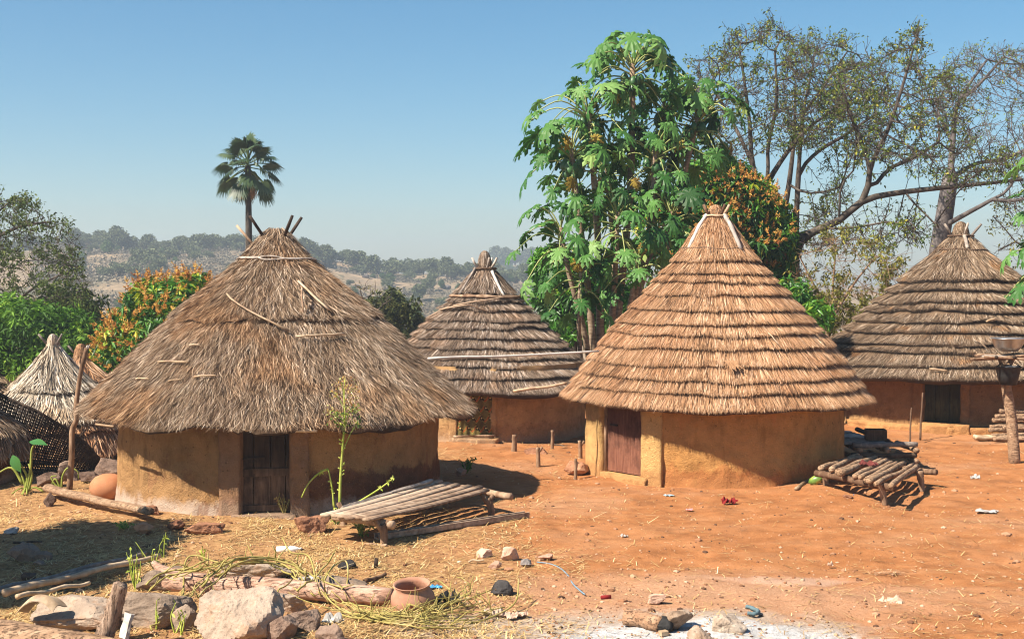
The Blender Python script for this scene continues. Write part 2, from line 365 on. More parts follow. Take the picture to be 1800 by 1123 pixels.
class Prof:                               # roof line from the tip down, measured along the slope
    def __init__(s, pts):
        p = np.asarray(pts, float); s.p = p; s.d = np.concatenate(([0], np.cumsum(np.linalg.norm(np.diff(p, axis=0), axis=1)))); s.L = s.d[-1]
    def at(s, q): return np.interp(q, s.d, s.p[:, 0]), np.interp(q, s.d, s.p[:, 1])
    def nr(s, q):
        e = 0.12; a = s.at(np.clip(q - e, 0, s.L)); b = s.at(np.clip(q + e, 0, s.L))
        dr, dz = b[0] - a[0], b[1] - a[1]; ln = np.hypot(dr, dz) + 1e-9
        return -dz / ln, dr / ln
class Roof:
    def __init__(s, c, pts, seed, oval=0.012, sag=0.03):
        s.c = np.asarray(c, float); s.pr = Prof(pts); s.seed = seed; s.oval = oval; s.sag = sag
    def pos(s, th, q, off):
        r, z = s.pr.at(q); a, b = s.pr.nr(q)
        over = np.maximum(0, q - s.pr.L)
        k = 1 + s.oval * vn(np.cos(th) * 1.3 + 5, np.sin(th) * 1.3, q * .6, s.seed)
        wz = s.sag * vn(np.cos(th) * 2.2, np.sin(th) * 2.2 + 3, 0.2, s.seed + 1) * q / s.pr.L
        r = (r + over * b + off * a) * k; z = z - over * a * 1.0 + off * b + wz
        return np.stack((s.c[0] + r * np.cos(th), s.c[1] + r * np.sin(th), s.c[2] + z), -1)
    def edge(s, th, q, amp): return q + amp * (1.1 * vn(np.cos(th) * 1.4 + q * 2, np.sin(th) * 1.4, q * 5, s.seed + 2) + vn(np.cos(th) * 4 + q, np.sin(th) * 4, q * 3, s.seed + 3) + .5 * vn(np.cos(th) * 13 + q, np.sin(th) * 13, q * 3, s.seed + 4))
def thatch(rf, mat, parent, tiers, lip, dens, ln, wid, skew, fuzz, wall_r, seed, amp=0.03, dark=1.0, base=.45, eave_t=.15, spread_=.2, darkp=0.0, roll=.7, name='thatched_roof', eave_over=.08):
    g = np.random.default_rng(seed); mb = MB(); pr = rf.pr; L = pr.L
    T = np.array([0.02] + [(q + g.uniform(-.014, .014)) * L for q in tiers] + [L]); nt = len(T) - 1; na = 160
    th = np.arange(na) / na * 2 * math.pi; rows = []; rr = []
    for i in range(nt):
        s0 = rf.edge(th, T[i], amp) if i else np.full(na, T[0]); s1 = rf.edge(th, T[i + 1], amp)
        lp = lip * (.85 + .75 * vn(np.cos(th) * 5, np.sin(th) * 5, i * 2.3, seed)) if i < nt - 1 else np.full(na, lip)
        for k in np.linspace(0, 1, 5):
            q = s0 + (s1 - s0) * k; rows.append(rf.pos(th, q, .012 + (lp - .012) * k - .02)); rr.append(.3)
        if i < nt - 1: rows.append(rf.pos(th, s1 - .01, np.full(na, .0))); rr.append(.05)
    rows.append(rf.pos(th, s1 - .01, lip - eave_t)); rr.append(.12)
    qi = np.interp(wall_r, pr.p[:, 0], pr.d)
    rows.append(rf.pos(th, np.full(na, qi), np.full(na, lip - eave_t - .05))); rr.append(.12)
    rows.append(rf.pos(th, np.full(na, .2 * L), np.full(na, -.1))); rr.append(.12)
    mb.add(np.concatenate(rows), grid_faces(len(rows), na, True)[:, ::-1], np.repeat(np.array(rr)[1:], na))
    for i in range(nt):
        a, b = T[i], T[i + 1]; rm = pr.at((a + b) / 2)[0]
        n = int(2 * math.pi * rm * (b - a) * dens)
        th_ = g.uniform(0, 2 * math.pi, n); front = np.sin(th_) < .25; keep = front | (g.random(n) < .35); th_ = th_[keep]; n = len(th_)
        l = g.uniform(ln[0], ln[1], n); l = np.minimum(l, (b - a) * 1.0 + .05)
        u = g.random(n); q0 = a - .04 + (b - a) * u; r0 = pr.at(q0)[0]; ok = g.random(n) < (r0 / max(pr.at(b)[0], .05) + .15)
        th_, l, q0 = th_[ok], l[ok], q0[ok]; n = len(th_)
        s1 = rf.edge(th_, b, amp)
        q1 = np.minimum(q0 + l, s1 + g.normal(.01, .025, n) + (eave_over * g.random(n) ** 2 if i == nt - 1 else 0)); q0 = np.minimum(q0, q1 - .08)
        q0 = np.maximum(q0, .01)
        off = lambda q: .012 + (lip - .012) * np.clip((q - a) / (b - a), 0, 1)
        tuft = .6 * vn(np.cos(th_) * 9, np.sin(th_) * 9, q0 * 3.5, seed + 8) + .7 * vn(np.cos(th_) * 26, np.sin(th_) * 26, q0 * 6, seed + 18)
        sk = (tuft * skew + g.normal(0, spread_, n)) * (q1 - q0) / np.maximum(pr.at(q1)[0], .15)
        lift = np.abs(g.normal(0, fuzz, n)) + fuzz * .5 * (tuft > .2)
        p0 = rf.pos(th_, q0, off(q0) - .005 + g.uniform(0, .012, n)); p1 = rf.pos(th_ + sk, q1, off(q1) + lift)
        qm = (q0 + q1) / 2; pm = rf.pos(th_ + sk * .4, qm, off(qm) + lift * .35 + .008)
        tang = np.stack((-np.sin(th_), np.cos(th_), np.zeros(n)), -1); na_, nb_ = pr.nr(q1); nv = np.stack((na_ * np.cos(th_), na_ * np.sin(th_), nb_), -1)
        ro = g.normal(0, roll, n); wv = (tang * np.cos(ro)[:, None] + nv * np.sin(ro)[:, None]) * (wid * g.uniform(.6, 1.35, n) / 2)[:, None]
        cl = vn(np.cos(th_) * 14, np.sin(th_) * 14, q0 * 2.5, seed + 9)
        rv = np.clip(base + .11 * cl + g.normal(0, .20, n), .14, .98)
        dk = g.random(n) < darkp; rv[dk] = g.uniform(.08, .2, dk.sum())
        quads(mb, p0, p1, wv, rv, pm)
        if i < nt - 1 and dark > 0:       # short dark strands along the lower edge of each course
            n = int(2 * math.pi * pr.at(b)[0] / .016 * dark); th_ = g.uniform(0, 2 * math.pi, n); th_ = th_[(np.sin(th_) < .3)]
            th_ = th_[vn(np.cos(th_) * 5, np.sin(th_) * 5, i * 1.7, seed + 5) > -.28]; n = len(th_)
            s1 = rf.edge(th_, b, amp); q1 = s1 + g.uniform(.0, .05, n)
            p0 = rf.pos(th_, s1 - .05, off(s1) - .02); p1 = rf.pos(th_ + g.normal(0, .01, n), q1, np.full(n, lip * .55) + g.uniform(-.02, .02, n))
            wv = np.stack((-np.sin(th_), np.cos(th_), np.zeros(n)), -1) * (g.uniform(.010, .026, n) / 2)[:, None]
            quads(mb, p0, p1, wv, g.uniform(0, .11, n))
    return mb.build(name, mat, parent)
def ring(rf, mat, parent, q, rad, wob=.02, turns=1, name='roof_binding', off=.1, seed=0):
    mb = MB(); a = np.linspace(0, 2 * math.pi, 90)
    for k in range(turns):
        qq = q + wob * (vn(np.cos(a) * 2, np.sin(a) * 2, k * 3.1 + seed, seed) * 1.4) + k * rad * 1.2
        tube(mb, rf.pos(a, qq, np.full(90, off)), rad, 5, .5, False)
    return mb.build(name, mat, parent)
def mat_mud(name, upper, lower, base_pale, low_h, amount_pale, side=None, crack=0.35):
    t = NT(name); x, y, z = t.sep()
    n1 = t.noise(1.6, 5, .6); n2 = t.noise(7, 7, .7); n3 = t.noise(45, 4, .7)
    c = t.ramp(t.ma('ADD', t.ma('MULTIPLY', n1, .6), t.ma('MULTIPLY', n2, .4)), [(0.32, tuple(v * .62 for v in upper)), (0.5, upper), (0.68, tuple(min(1, v * 1.28) for v in upper))])
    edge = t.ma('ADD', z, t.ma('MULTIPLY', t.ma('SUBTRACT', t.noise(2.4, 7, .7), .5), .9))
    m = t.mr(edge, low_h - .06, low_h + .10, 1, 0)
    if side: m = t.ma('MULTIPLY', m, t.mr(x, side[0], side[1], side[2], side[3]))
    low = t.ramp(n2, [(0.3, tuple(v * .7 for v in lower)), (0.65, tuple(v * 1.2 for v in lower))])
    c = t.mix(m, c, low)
    e2 = t.ma('ADD', z, t.ma('MULTIPLY', t.ma('SUBTRACT', t.noise(4, 7, .75), .5), .55))
    c = t.mix(t.mr(e2, .10, .30, amount_pale, 0), c, t.mix(n3, tuple(v * .8 for v in base_pale), base_pale))
    v1 = t.noise(4.0, 6, .65, t.scl((1, 1, .22))); c = t.mix(t.mr(v1, .54, .70, 0, .55), c, tuple(v * .5 for v in upper)); c = t.mix(t.mr(t.noise(3.3, 6, .7, t.scl((1, 1, .5), loc=(5, 2, 8))), .56, .64, 0, .5), c, tuple(v * 1.25 for v in lower))
    spots = t.voro(9); c = t.mix(t.mr(t.noise(16, 3, .5), .66, .72, 0, .7), c, tuple(v * .3 for v in upper))
    wv = t.n('ShaderNodeVectorMath', operation='ADD'); wn_ = t.n('ShaderNodeTexNoise'); wn_.inputs['Scale'].default_value = 1.7; wn_.inputs['Detail'].default_value = 5; t.put(wn_.inputs['Vector'], t.obj()); t.put(wv.inputs[0], t.obj()); sc_ = t.n('ShaderNodeVectorMath', operation='SCALE'); t.put(sc_.inputs[0], wn_.outputs['Color']); sc_.inputs['Scale'].default_value = 1.3; t.put(wv.inputs[1], sc_.outputs[0])
    cr = t.voro(1.5, wv.outputs[0], 'DISTANCE_TO_EDGE'); c = t.mix(t.ma('MULTIPLY', t.mr(cr, 0, .009, 1, 0), t.mr(t.noise(1.1, 3, .5), .56, .66, 0, crack * .7)), c, (0.05, 0.025, 0.012))
    fl = t.noise(70, 2, .5, t.scl((1, 1, .4))); c = t.mix(t.mr(fl, .66, .74, 0, .6), c, tuple(min(1, v * 1.9) for v in upper)); c = t.mix(t.mr(t.noise(38, 3, .6), .64, .72, 0, .6), c, tuple(v * .4 for v in upper))
    h = t.ma('ADD', t.ma('MULTIPLY', n2, .9), t.ma('MULTIPLY', n3, .5)); h = t.ma('ADD', h, t.ma('MULTIPLY', t.noise(2.6, 3, .5), .8))
    return t.done(c, .95, t.bump(h, 1.0, .05), .08)
def wall_mesh(mb, r0, z0, z1, a0, a1, c, seed, bulge=.03, flare=.10, thick=0.0, rough=.02, step=.045):
    nt_ = max(8, int((a1 - a0) * r0 / step)); nz = int((z1 - z0) / .05) + 2
    th = np.linspace(a0, a1, nt_); zz = np.linspace(z0, z1, nz); TH, ZZ_ = np.meshgrid(th, zz)
    def rad(TH, ZZ_):
        xx, yy = np.cos(TH) * r0, np.sin(TH) * r0
        d = rough * fbm(xx * 1.3, yy * 1.3, ZZ_ * 1.3, seed, 2) + rough * .55 * fbm(xx * 6, yy * 6, ZZ_ * 6, seed + 3, 3)
        fl = np.exp(-(ZZ_ - z0) / .16) * flare * (1 + .8 * vn(xx * 1.8, yy * 1.8, 0, seed + 5)) + np.exp(-(ZZ_ - z0) / .09) * flare * 1.4 * np.maximum(0, fbm(xx * 4, yy * 4, ZZ_ * 3, seed + 6, 2))
        return r0 + d + fl + thick
    q = rad(TH, ZZ_)
    mb.add(np.stack((c[0] + q * np.cos(TH), c[1] + q * np.sin(TH), c[2] + ZZ_), -1).reshape(-1, 3), grid_faces(nz, nt_))
    return th
def curved_block(mb, c, r_in, r_out, a0, a1, z0, z1, seed, rough=.012, lean=0.0):
    na, nz, nr = max(5, int((a1 - a0) * r_out / .04)), max(5, int((z1 - z0) / .06)), 4
    def pt(a, r, z):
        r = r + rough * fbm(np.cos(a) * 14, np.sin(a) * 14, z * 5, seed, 3); a = a + rough * .6 * vn(z * 6 + 3, r * 5, 0, seed + 2) / r_out
        return np.stack((c[0] + r * np.cos(a), c[1] + r * np.sin(a), c[2] + z), -1)
    # one closed loop in plan, swept up
    aa = np.concatenate((np.linspace(a0, a1, na), np.full(nr, a1), np.linspace(a1, a0, na), np.full(nr, a0)))
    rr = np.concatenate((np.full(na, r_out), np.linspace(r_out, r_in, nr + 2)[1:-1], np.full(na, r_in), np.linspace(r_in, r_out, nr + 2)[1:-1]))
    zz = np.linspace(z0, z1, nz); m = len(aa)
    fl = np.exp(-(zz - z0) / .10) * .05
    rows = [pt(aa, rr + np.where(rr > (r_in + r_out) / 2, f, 0), np.full(m, q)) for q, f in zip(zz, fl)]
    mb.add(np.concatenate(rows), [grid_faces(nz, m, True), (np.arange(m) + (nz - 1) * m)[None]])
def mat_planks(name, a, b, freq, top_dark=0.0):
    t = NT(name); x, y, z = t.sep()
    g = t.noise(3, 6, .65, t.scl((9, 9, .9))); c = t.ramp(g, [(0.3, a), (0.7, b)])
    c = t.mix(t.mr(t.noise(2.5, 5, .7), .45, .7, 0, .6), c, tuple(v * .4 for v in a))
    if top_dark: c = t.mix(t.mr(t.ma('ADD', z, t.ma('MULTIPLY', t.noise(5, 5), .4)), .7, 1.1, 0, top_dark), c, (0.012, 0.008, 0.006))  # planks darken towards the top
    return t.done(c, .85, t.bump(g, .5, .012), .2)
def frame(c, ang, r):                     # local axes at a doorway: origin, along, outward
    o = np.array((c[0] + r * math.cos(ang), c[1] + r * math.sin(ang), c[2])); out = np.array((math.cos(ang), math.sin(ang), 0)); al = np.array((-math.sin(ang), math.cos(ang), 0))
    return o, al, out
def stick_ends(rf, parent, mat, q, angs, ln, rad, lean=.6, name='roof_pole'):
    for k, a in enumerate(angs):
        a = R(a); p = rf.pos(np.array([a]), np.array([q]), np.array([.02]))[0]; out = np.array((math.cos(a), math.sin(a), 0))
        mb = MB(); tube(mb, [p - out * .12 - (0, 0, .15), p + out * ln * lean * .5 + (0, 0, ln * .5), p + out * ln * lean + (0, 0, ln)], [rad, rad, rad * .9], 8, rng.random(), rough=.05); mb.build(name, mat, parent)
def batten(rf, parent, mat, a, q0, q1, rad, off=.07, name='bamboo_batten', da=0.0):
    qs = np.linspace(q0, q1, 9); mb = MB(); th = R(a) + np.linspace(0, R(da), 9)
    rd = rad * (1 + .18 * (np.arange(9) % 3 == 0)); tube(mb, rf.pos(th, qs, np.full(9, off)), rd, 7, rng.random()); return mb.build(name, mat, parent)
def cap_knot(rf, mat, parent, top, h, r, seed, name='roof_cap'):
    g = np.random.default_rng(seed); mb = MB(); c = rf.c + (0, 0, top)
    lathe(mb, [(r * 1.25, -.05), (r * 1.1, h * .3), (r * .95, h * .6), (r * .6, h * .9), (.01, h)], c, 16, .3, .1)
    n = 500; a = g.uniform(0, 2 * math.pi, n); z0 = g.uniform(.2, 1, n) * h; z1 = z0 - g.uniform(.08, .2, n)
    rr = lambda z: np.interp(z / h, [-.5, 0, .3, .6, .9, 1], [r * 1.6, r * 1.3, r * 1.15, r, r * .65, .02]) + .015
    p0 = np.stack((rr(z0) * np.cos(a), rr(z0) * np.sin(a), z0), -1) + c; a2 = a + g.normal(0, .2, n)
    p1 = np.stack((rr(z1) * np.cos(a2) * 1.05, rr(z1) * np.sin(a2) * 1.05, z1), -1) + c
    wv = np.stack((-np.sin(a), np.cos(a), np.zeros(n)), -1) * .006
    quads(mb, p0, p1, wv, np.clip(g.normal(.42, .17, n), .1, .95)); return mb.build(name, mat, parent)
def loose_straws(rf, mat, parent, items, name='loose_stalk'):
    for it in items:                      # (angle0, q0, angle1, q1, radius, off)
        a = np.linspace(R(it[0]), R(it[2]), 7); q = np.linspace(it[1], it[3], 7); mb = MB()
        tube(mb, rf.pos(a, q, np.full(7, it[5]) + np.array([0, .01, .02, .015, .01, .01, 0])), it[4], 5, rng.random()); mb.build(name, mat, parent)
def ang(px, cx, rpx):                     # the direction from a hut's middle to the wall seen at a pixel column
    c, r = {493: ((-4.07, 24.0), 2.77), 852: ((-.66, 33.0), 2.42), 1257: ((3.96, 26.6), 2.44), 1688: ((11.42, 34.8), 3.07)}[cx]; k = (px - CX) / F
    th = np.linspace(-math.pi, 0, 20001); e = (c[0] + r * np.cos(th)) / (c[1] + r * np.sin(th));
    vis = np.cos(th) * (c[0] + r * np.cos(th)) + np.sin(th) * (c[1] + r * np.sin(th)) < 0
    return math.degrees(th[np.argmin(np.abs(e - k) + np.where(vis, 0, 9))])

# ---- the shaggy hut on the left
C1 = np.array((-4.07, 24.0, hz(-4.07, 23.0) - .02)); H1R = 2.77
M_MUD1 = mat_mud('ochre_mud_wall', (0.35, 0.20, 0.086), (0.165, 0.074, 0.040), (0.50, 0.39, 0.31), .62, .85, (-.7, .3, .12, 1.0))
M_JAMB1 = mat_mud('grey_brown_mud', (0.27, 0.155, 0.085), (0.24, 0.14, 0.09), (0.36, 0.26, 0.18), .3, .5)
hut1 = thing('round_hut', C1, 'large mud hut with the widest shaggy brown thatch and a dark plank door', 'hut', 'round thatched mud huts')
rf1 = Roof(C1 + (-.07, 0, 0), [(.10, 4.62), (.32, 4.38), (.55, 4.10), (1.0, 3.70), (1.95, 2.92), (2.7, 2.13), (3.40, 1.43)], 11, .012, .05)
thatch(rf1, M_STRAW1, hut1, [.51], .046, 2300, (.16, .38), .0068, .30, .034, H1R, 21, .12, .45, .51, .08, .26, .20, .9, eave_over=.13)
a0, a1 = R(ang(420, 493, 277)), R(ang(510, 493, 277))
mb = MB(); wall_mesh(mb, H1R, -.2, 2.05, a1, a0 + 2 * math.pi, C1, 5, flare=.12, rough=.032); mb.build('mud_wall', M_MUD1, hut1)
for (p0_, p1_, s_) in ((386, 422, 1), (508, 541, 2)):
    mb = MB(); curved_block(mb, C1, H1R - .26, H1R + .09, R(ang(p0_, 493, 277)), R(ang(p1_, 493, 277)), -.2, 1.95, s_, .02); mb.build('door_jamb', M_JAMB1, hut1)
mid1 = (a0 + a1) / 2; o_, al, out = frame(C1, mid1, H1R - .16)
M_DOOR1 = mat_planks('old_door_planks', (0.075, 0.042, 0.025), (0.24, 0.145, 0.088), 6, .75)
door = MB(); xs = [-.47, -.20, .07, .30, .47]
for k in range(4):
    bar(door, o_ + al * (xs[k] + xs[k + 1]) / 2 + (0, 0, .06), o_ + al * (xs[k] + xs[k + 1]) / 2 + (0, 0, 1.75), xs[k + 1] - xs[k] - .012, .035, out, r=rng.random(), seg=3, rough=.002)
dr = door.build('plank_door', M_DOOR1, hut1, smooth=False)
for z_, h_ in ((.68, .12), (.12, .10)):
    mb = MB(); bar(mb, o_ - al * .46 + out * .035 + (0, 0, z_), o_ + al * .46 + out * .035 + (0, 0, z_ + .02), .03, h_, seg=4, rough=.003); mb.build('cross_plank', M_DOOR1, dr, smooth=False)
mb = MB(); bar(mb, o_ - al * .42 + out * .04 + (0, 0, .9), o_ - al * .02 + out * .045 + (0, 0, .92), .02, .035); mb.build('door_latch', M_DARKW, dr)
mb = MB(); curved_block(mb, C1, H1R - .3, H1R + .22, a0 - .03, a1 + .02, -.2, .06, 7, .03); mb.build('door_sill', M_JAMB1, hut1)
ring(rf1, M_GREYW, hut1, .78, .014, .045, 2, off=.065)
stick_ends(rf1, hut1, M_DARKW, .22, (-140, -48, 40), .34, .030, .75); stick_ends(rf1, hut1, M_WOOD, .42, (178,), .34, .024, .9)
loose_straws(rf1, M_BAMB, hut1, [(-115, 1.75, -75, 2.65, .018, .10), (-72, 2.75, -50, 2.72, .016, .09), (-128, 3.32, -113, 3.3, .016, .09), (-133, 3.7, -126, 3.68, .013, .09), (-117, 3.7, -112, 3.66, .012, .09), (-108, 3.6, -100, 3.58, .014, .09), (-117, 2.95, -112, 2.94, .012, .09), (-137, 4.78, -128, 4.8, .020, .08), (-92, 4.82, -70, 4.76, .022, .09), (-63, 1.45, -52, 2.2, .022, .13)])
mb = MB(); cv = curve([rf1.pos(np.array([R(t_)]), np.array([q_]), np.array([o2]))[0] for t_, q_, o2 in ((-62, 1.55, .08), (-63.5, 1.7, .2), (-66, 1.95, .22), (-66, 2.2, .1))]); tube(mb, cv, .017, 6); mb.build('bent_stick', M_WOOD, hut1)

# ---- the small hut between, with a cloth in its doorway
C2 = np.array((-.66, 33.0, hz(-.66, 31) - .02)); H2R = 2.42
M_MUD2 = mat_mud('stained_mud_wall', (0.45, 0.275, 0.125), (0.39, 0.22, 0.10), (0.40, 0.29, 0.21), .45, .5, crack=.8)
hut2 = thing('round_hut', C2, 'small middle mud hut with grey layered thatch and a patterned cloth in the doorway', 'hut', 'round thatched mud huts')
rf2 = Roof(C2, [(.16, 4.02), (.62, 3.42), (.80, 3.22), (1.5, 2.55), (2.3, 1.74), (2.92, 1.17)], 12, .012, .04)
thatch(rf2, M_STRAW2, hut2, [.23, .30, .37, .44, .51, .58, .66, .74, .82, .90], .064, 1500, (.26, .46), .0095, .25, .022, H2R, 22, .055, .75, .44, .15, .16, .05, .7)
cap_knot(rf2, M_STRAW2, hut2, 3.98, .42, .13, 5)
ring(rf2, M_WOOD, hut2, .98, .028, .03, 2, off=.09); ring(rf2, M_ROPE, hut2, .10, .02, .01, 2, off=.06)
stick_ends(rf2, hut2, M_GREYW, .06, (-150, -70, -30, 60), .24, .030, .55)
batten(rf2, hut2, M_GREYW, -140, .1, .92, .03); batten(rf2, hut2, M_WHITEP, -58, .2, .95, .033, da=4)
loose_straws(rf2, M_WOOD, hut2, [(-130, 1.35, -60, 1.05, .018, .12), (-150, 1.5, -108, 1.32, .018, .12), (-108, 1.32, -85, 1.55, .014, .12)])
b0, b1 = R(ang(801, 852, 176)), R(ang(864, 852, 176))
mb = MB(); wall_mesh(mb, H2R, -.2, 1.75, b1, b0 + 2 * math.pi, C2, 15, flare=.10, rough=.02); mb.build('mud_wall', M_MUD2, hut2)
for (p0_, p1_, s_) in ((790, 803, 11), (862, 872, 12)):
    mb = MB(); curved_block(mb, C2, H2R - .24, H2R + .05, R(ang(p0_, 852, 176)), R(ang(p1_, 852, 176)), -.2, 1.7, s_, .02); mb.build('door_jamb', M_MUD2, hut2)
def mat_cloth():
    t = NT('printed_cloth'); x, y, z = t.sep(t.scl((1, 1, 1)))
    u = t.ma('MULTIPLY', x, 5.2); v = t.ma('MULTIPLY', z, 4.4)
    row = t.ma('FLOOR', v); u2 = t.ma('ADD', u, t.ma('MULTIPLY', row, .5))
    cv = t.n('ShaderNodeCombineXYZ'); t.put(cv.inputs[0], t.ma('SUBTRACT', t.ma('FRACT', u2), .5)); t.put(cv.inputs[1], t.ma('SUBTRACT', t.ma('FRACT', v), .5))
    fx, fy = t.ma('SUBTRACT', t.ma('FRACT', u2), .5), t.ma('SUBTRACT', t.ma('FRACT', v), .5)
    def d(ax, ay): return t.ma('SQRT', t.ma('ADD', t.ma('POWER', t.ma('SUBTRACT', fx, ax), 2.0), t.ma('POWER', t.ma('SUBTRACT', fy, ay), 2.0)))
    ground_ = t.ramp(t.noise(5, 3), [(0.3, (0.075, 0.055, 0.018)), (0.7, (0.16, 0.12, 0.035))])
    wv = t.ma('ABSOLUTE', t.ma('SUBTRACT', fy, t.ma('MULTIPLY', t.ma('SINE', t.ma('MULTIPLY', fx, 7.0)), .2)))
    c = t.mix(t.mr(wv, .16, .20, 1, 0), ground_, (0.42, 0.33, 0.09)); c = t.mix(t.mr(wv, .12, .15, 1, 0), c, (0.012, 0.009, 0.005)); c = t.mix(t.ma('MULTIPLY', t.mr(wv, .07, .09, 1, 0), t.mr(t.ma('ABSOLUTE', fx), .28, .32, 1, 0)), c, (0.42, 0.11, 0.025))
    dd = d(.38, .12); c = t.mix(t.mr(dd, .19, .22, 1, 0), c, (0.010, 0.008, 0.005)); c = t.mix(t.mr(dd, .07, .09, 1, 0), c, (0.70, 0.55, 0.22))
    return t.done(c, .8, None, .15)
o_, al, out = frame(C2, (b0 + b1) / 2, H2R + .01)
u_ = np.linspace(-.42, .42, 50); z_ = np.linspace(.20, 1.55, 30); U, Zc = np.meshgrid(u_, z_)
fold = .022 * np.sin(U * 19 + .8 * Zc) + .014 * np.sin(U * 41 + 1.4)
pc = o_ + U[..., None] * al + (fold * (1.2 - .4 * Zc))[..., None] * out + np.stack((U * 0, U * 0, Zc + .012 * np.sin(U * 8)), -1)
mb = MB(); mb.add(pc.reshape(-1, 3), grid_faces(30, 50)); mb.add((pc - out * .004).reshape(-1, 3), grid_faces(30, 50)[:, ::-1]); mb.build('door_curtain', mat_cloth(), hut2)
mb = MB(); bar(mb, o_ - al * .44 + out * .10 + (0, 0, .19), o_ + al * .50 + out * .10 + (0, 0, .215), .08, .04, seg=4, rough=.004); mb.build('door_sill', M_WOOD, hut2)
mb = MB(); curved_block(mb, C2, H2R - .25, H2R + .16, b0 - .02, b1 + .06, -.2, .16, 17, .03); mb.build('door_step', M_MUD2, hut2)

# ---- the tan hut on the right
C3 = np.array((3.96, 26.6, hz(3.96, 24.5) - .02)); H3R = 2.44
M_MUD3 = mat_mud('yellow_mud_wall', (0.46, 0.235, 0.080), (0.40, 0.165, 0.058), (0.38, 0.165, 0.062), .30, .9, crack=.5)
M_JAMB3 = mat_mud('buff_mud_plaster', (0.50, 0.31, 0.125), (0.46, 0.25, 0.10), (0.45, 0.24, 0.10), .25, .6)
hut3 = thing('round_hut', C3, 'mud hut with fresh tan thatch in neat rows, yellow wall and reddish door', 'hut', 'round thatched mud huts')
rf3 = Roof(C3, [(.13, 4.98), (.34, 4.74), (.62, 4.28), (.80, 4.05), (2.06, 2.64), (2.96, 1.42)], 13, .008, .03)
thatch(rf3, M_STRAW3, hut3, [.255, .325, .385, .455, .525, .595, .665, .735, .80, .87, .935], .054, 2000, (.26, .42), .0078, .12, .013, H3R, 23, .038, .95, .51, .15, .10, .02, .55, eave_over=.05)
cap_knot(rf3, M_STRAW3, hut3, 4.90, .26, .13, 6)
ring(rf3, M_ROPE, hut3, .86, .018, .02, 1, off=.045); ring(rf3, M_BAMB, hut3, .10, .022, .01, 1, off=.05)
stick_ends(rf3, hut3, M_WOOD, .06, (-150, -62, -35), .20, .030, .55)
batten(rf3, hut3, M_WHITEP, -150, .08, .86, .035, .05, da=2); batten(rf3, hut3, M_WHITEP, -52, .08, .90, .042, .05, da=-2)
d0, d1 = R(ang(1066, 1257, 220)), R(ang(1132, 1257, 220))
mb = MB(); wall_mesh(mb, H3R, -.2, 2.0, d1, d0 + 2 * math.pi, C3, 25, flare=.15, rough=.032); mb.build('mud_wall', M_MUD3, hut3)
for (p0_, p1_, s_, ro_) in ((1036, 1068, 21, .16), (1131, 1166, 22, .07)):
    mb = MB(); e0 = R(ang(p0_, 1257, 222)) if p0_ > 1040 else d0 - .26; e1 = R(ang(p1_, 1257, 220)) if p0_ > 1040 else d0 + .01
    curved_block(mb, C3, H3R - .24, H3R + ro_, e0, e1, -.2, 1.9, s_, .014); mb.build('door_jamb', M_JAMB3, hut3)
o_, al, out = frame(C3, (d0 + d1) / 2, H3R - .06); dw = 2 * math.sin((d1 - d0) / 2) * H3R
M_DOOR3 = mat_planks('rust_red_door', (0.115, 0.042, 0.026), (0.24, 0.105, 0.065), 5, .35)
mb = MB(); bar(mb, o_ + (0, 0, .14), o_ + (0, 0, 1.75), dw - .03, .04, out, seg=6, rough=.002); dr = mb.build('plank_door', M_DOOR3, hut3, smooth=False)
mb = MB(); bar(mb, o_ - al * .36 + out * .04 + (0, 0, 1.0), o_ - al * .16 + out * .04 + (0, 0, 1.0), .02, .03); mb.build('door_latch', M_DARKW, dr)
mb = MB(); bar(mb, o_ - al * (dw / 2 - .03) + out * .03 + (0, 0, .1), o_ - al * (dw / 2 - .03) + out * .03 + (0, 0, 1.75), .06, .07, out); mb.build('door_post', M_WOOD, hut3)
mb = MB(); curved_block(mb, C3, H3R - .3, H3R + .14, d0 - .03, d1 + .05, -.2, .12, 27, .03); mb.build('door_sill', M_JAMB3, hut3)
mb = MB(); n = 3; tuftp = rf3.pos(np.full(60, R(-92)) + rng.normal(0, .025, 60), np.full(60, .80 * rf3.pr.L - .08), np.full(60, .12)); tuft2 = rf3.pos(np.full(60, R(-91)) + rng.normal(0, .03, 60), np.full(60, .80 * rf3.pr.L + .10) + rng.normal(0, .04, 60), np.full(60, .15)); quads(mb, tuftp, tuft2, np.tile((.007, 0, 0), (60, 1)), rng.uniform(.3, .6, 60)); mb.build('loose_tuft', M_STRAW3, hut3)
loose_straws(rf3, M_BAMB, hut3, [(-72, 3.0, -69, 3.25, .010, .13), (-40, 3.05, -38, 3.3, .01, .12), (-28, 3.6, -24, 3.62, .013, .12)])

# ---- the hut at the right edge
C4 = np.array((11.42, 34.8, hz(11.42, 32) - .02)); H4R = 3.07
M_MUD4 = mat_mud('brown_mud_wall', (0.25, 0.138, 0.066), (0.27, 0.15, 0.072), (0.52, 0.30, 0.13), .4, .9, crack=.3)
M_LEDGE = mat_mud('mud_ledge', (0.46, 0.24, 0.095), (0.44, 0.22, 0.09), (0.46, 0.25, 0.1), .2, .5, crack=.9)
hut4 = thing('round_hut', C4, 'big dark mud hut with smoke-grey thatch behind the post that carries a basin', 'hut', 'round thatched mud huts')
rf4 = Roof(C4, [(.16, 4.78), (.42, 4.52), (.66, 4.22), (1.6, 3.42), (3.27, 1.92), (4.0, 1.25)], 14, .012, .05)
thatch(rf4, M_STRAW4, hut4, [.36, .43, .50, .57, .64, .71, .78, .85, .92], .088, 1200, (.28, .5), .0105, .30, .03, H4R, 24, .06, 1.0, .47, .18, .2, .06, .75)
cap_knot(rf4, M_STRAW4, hut4, 4.72, .36, .16, 7)
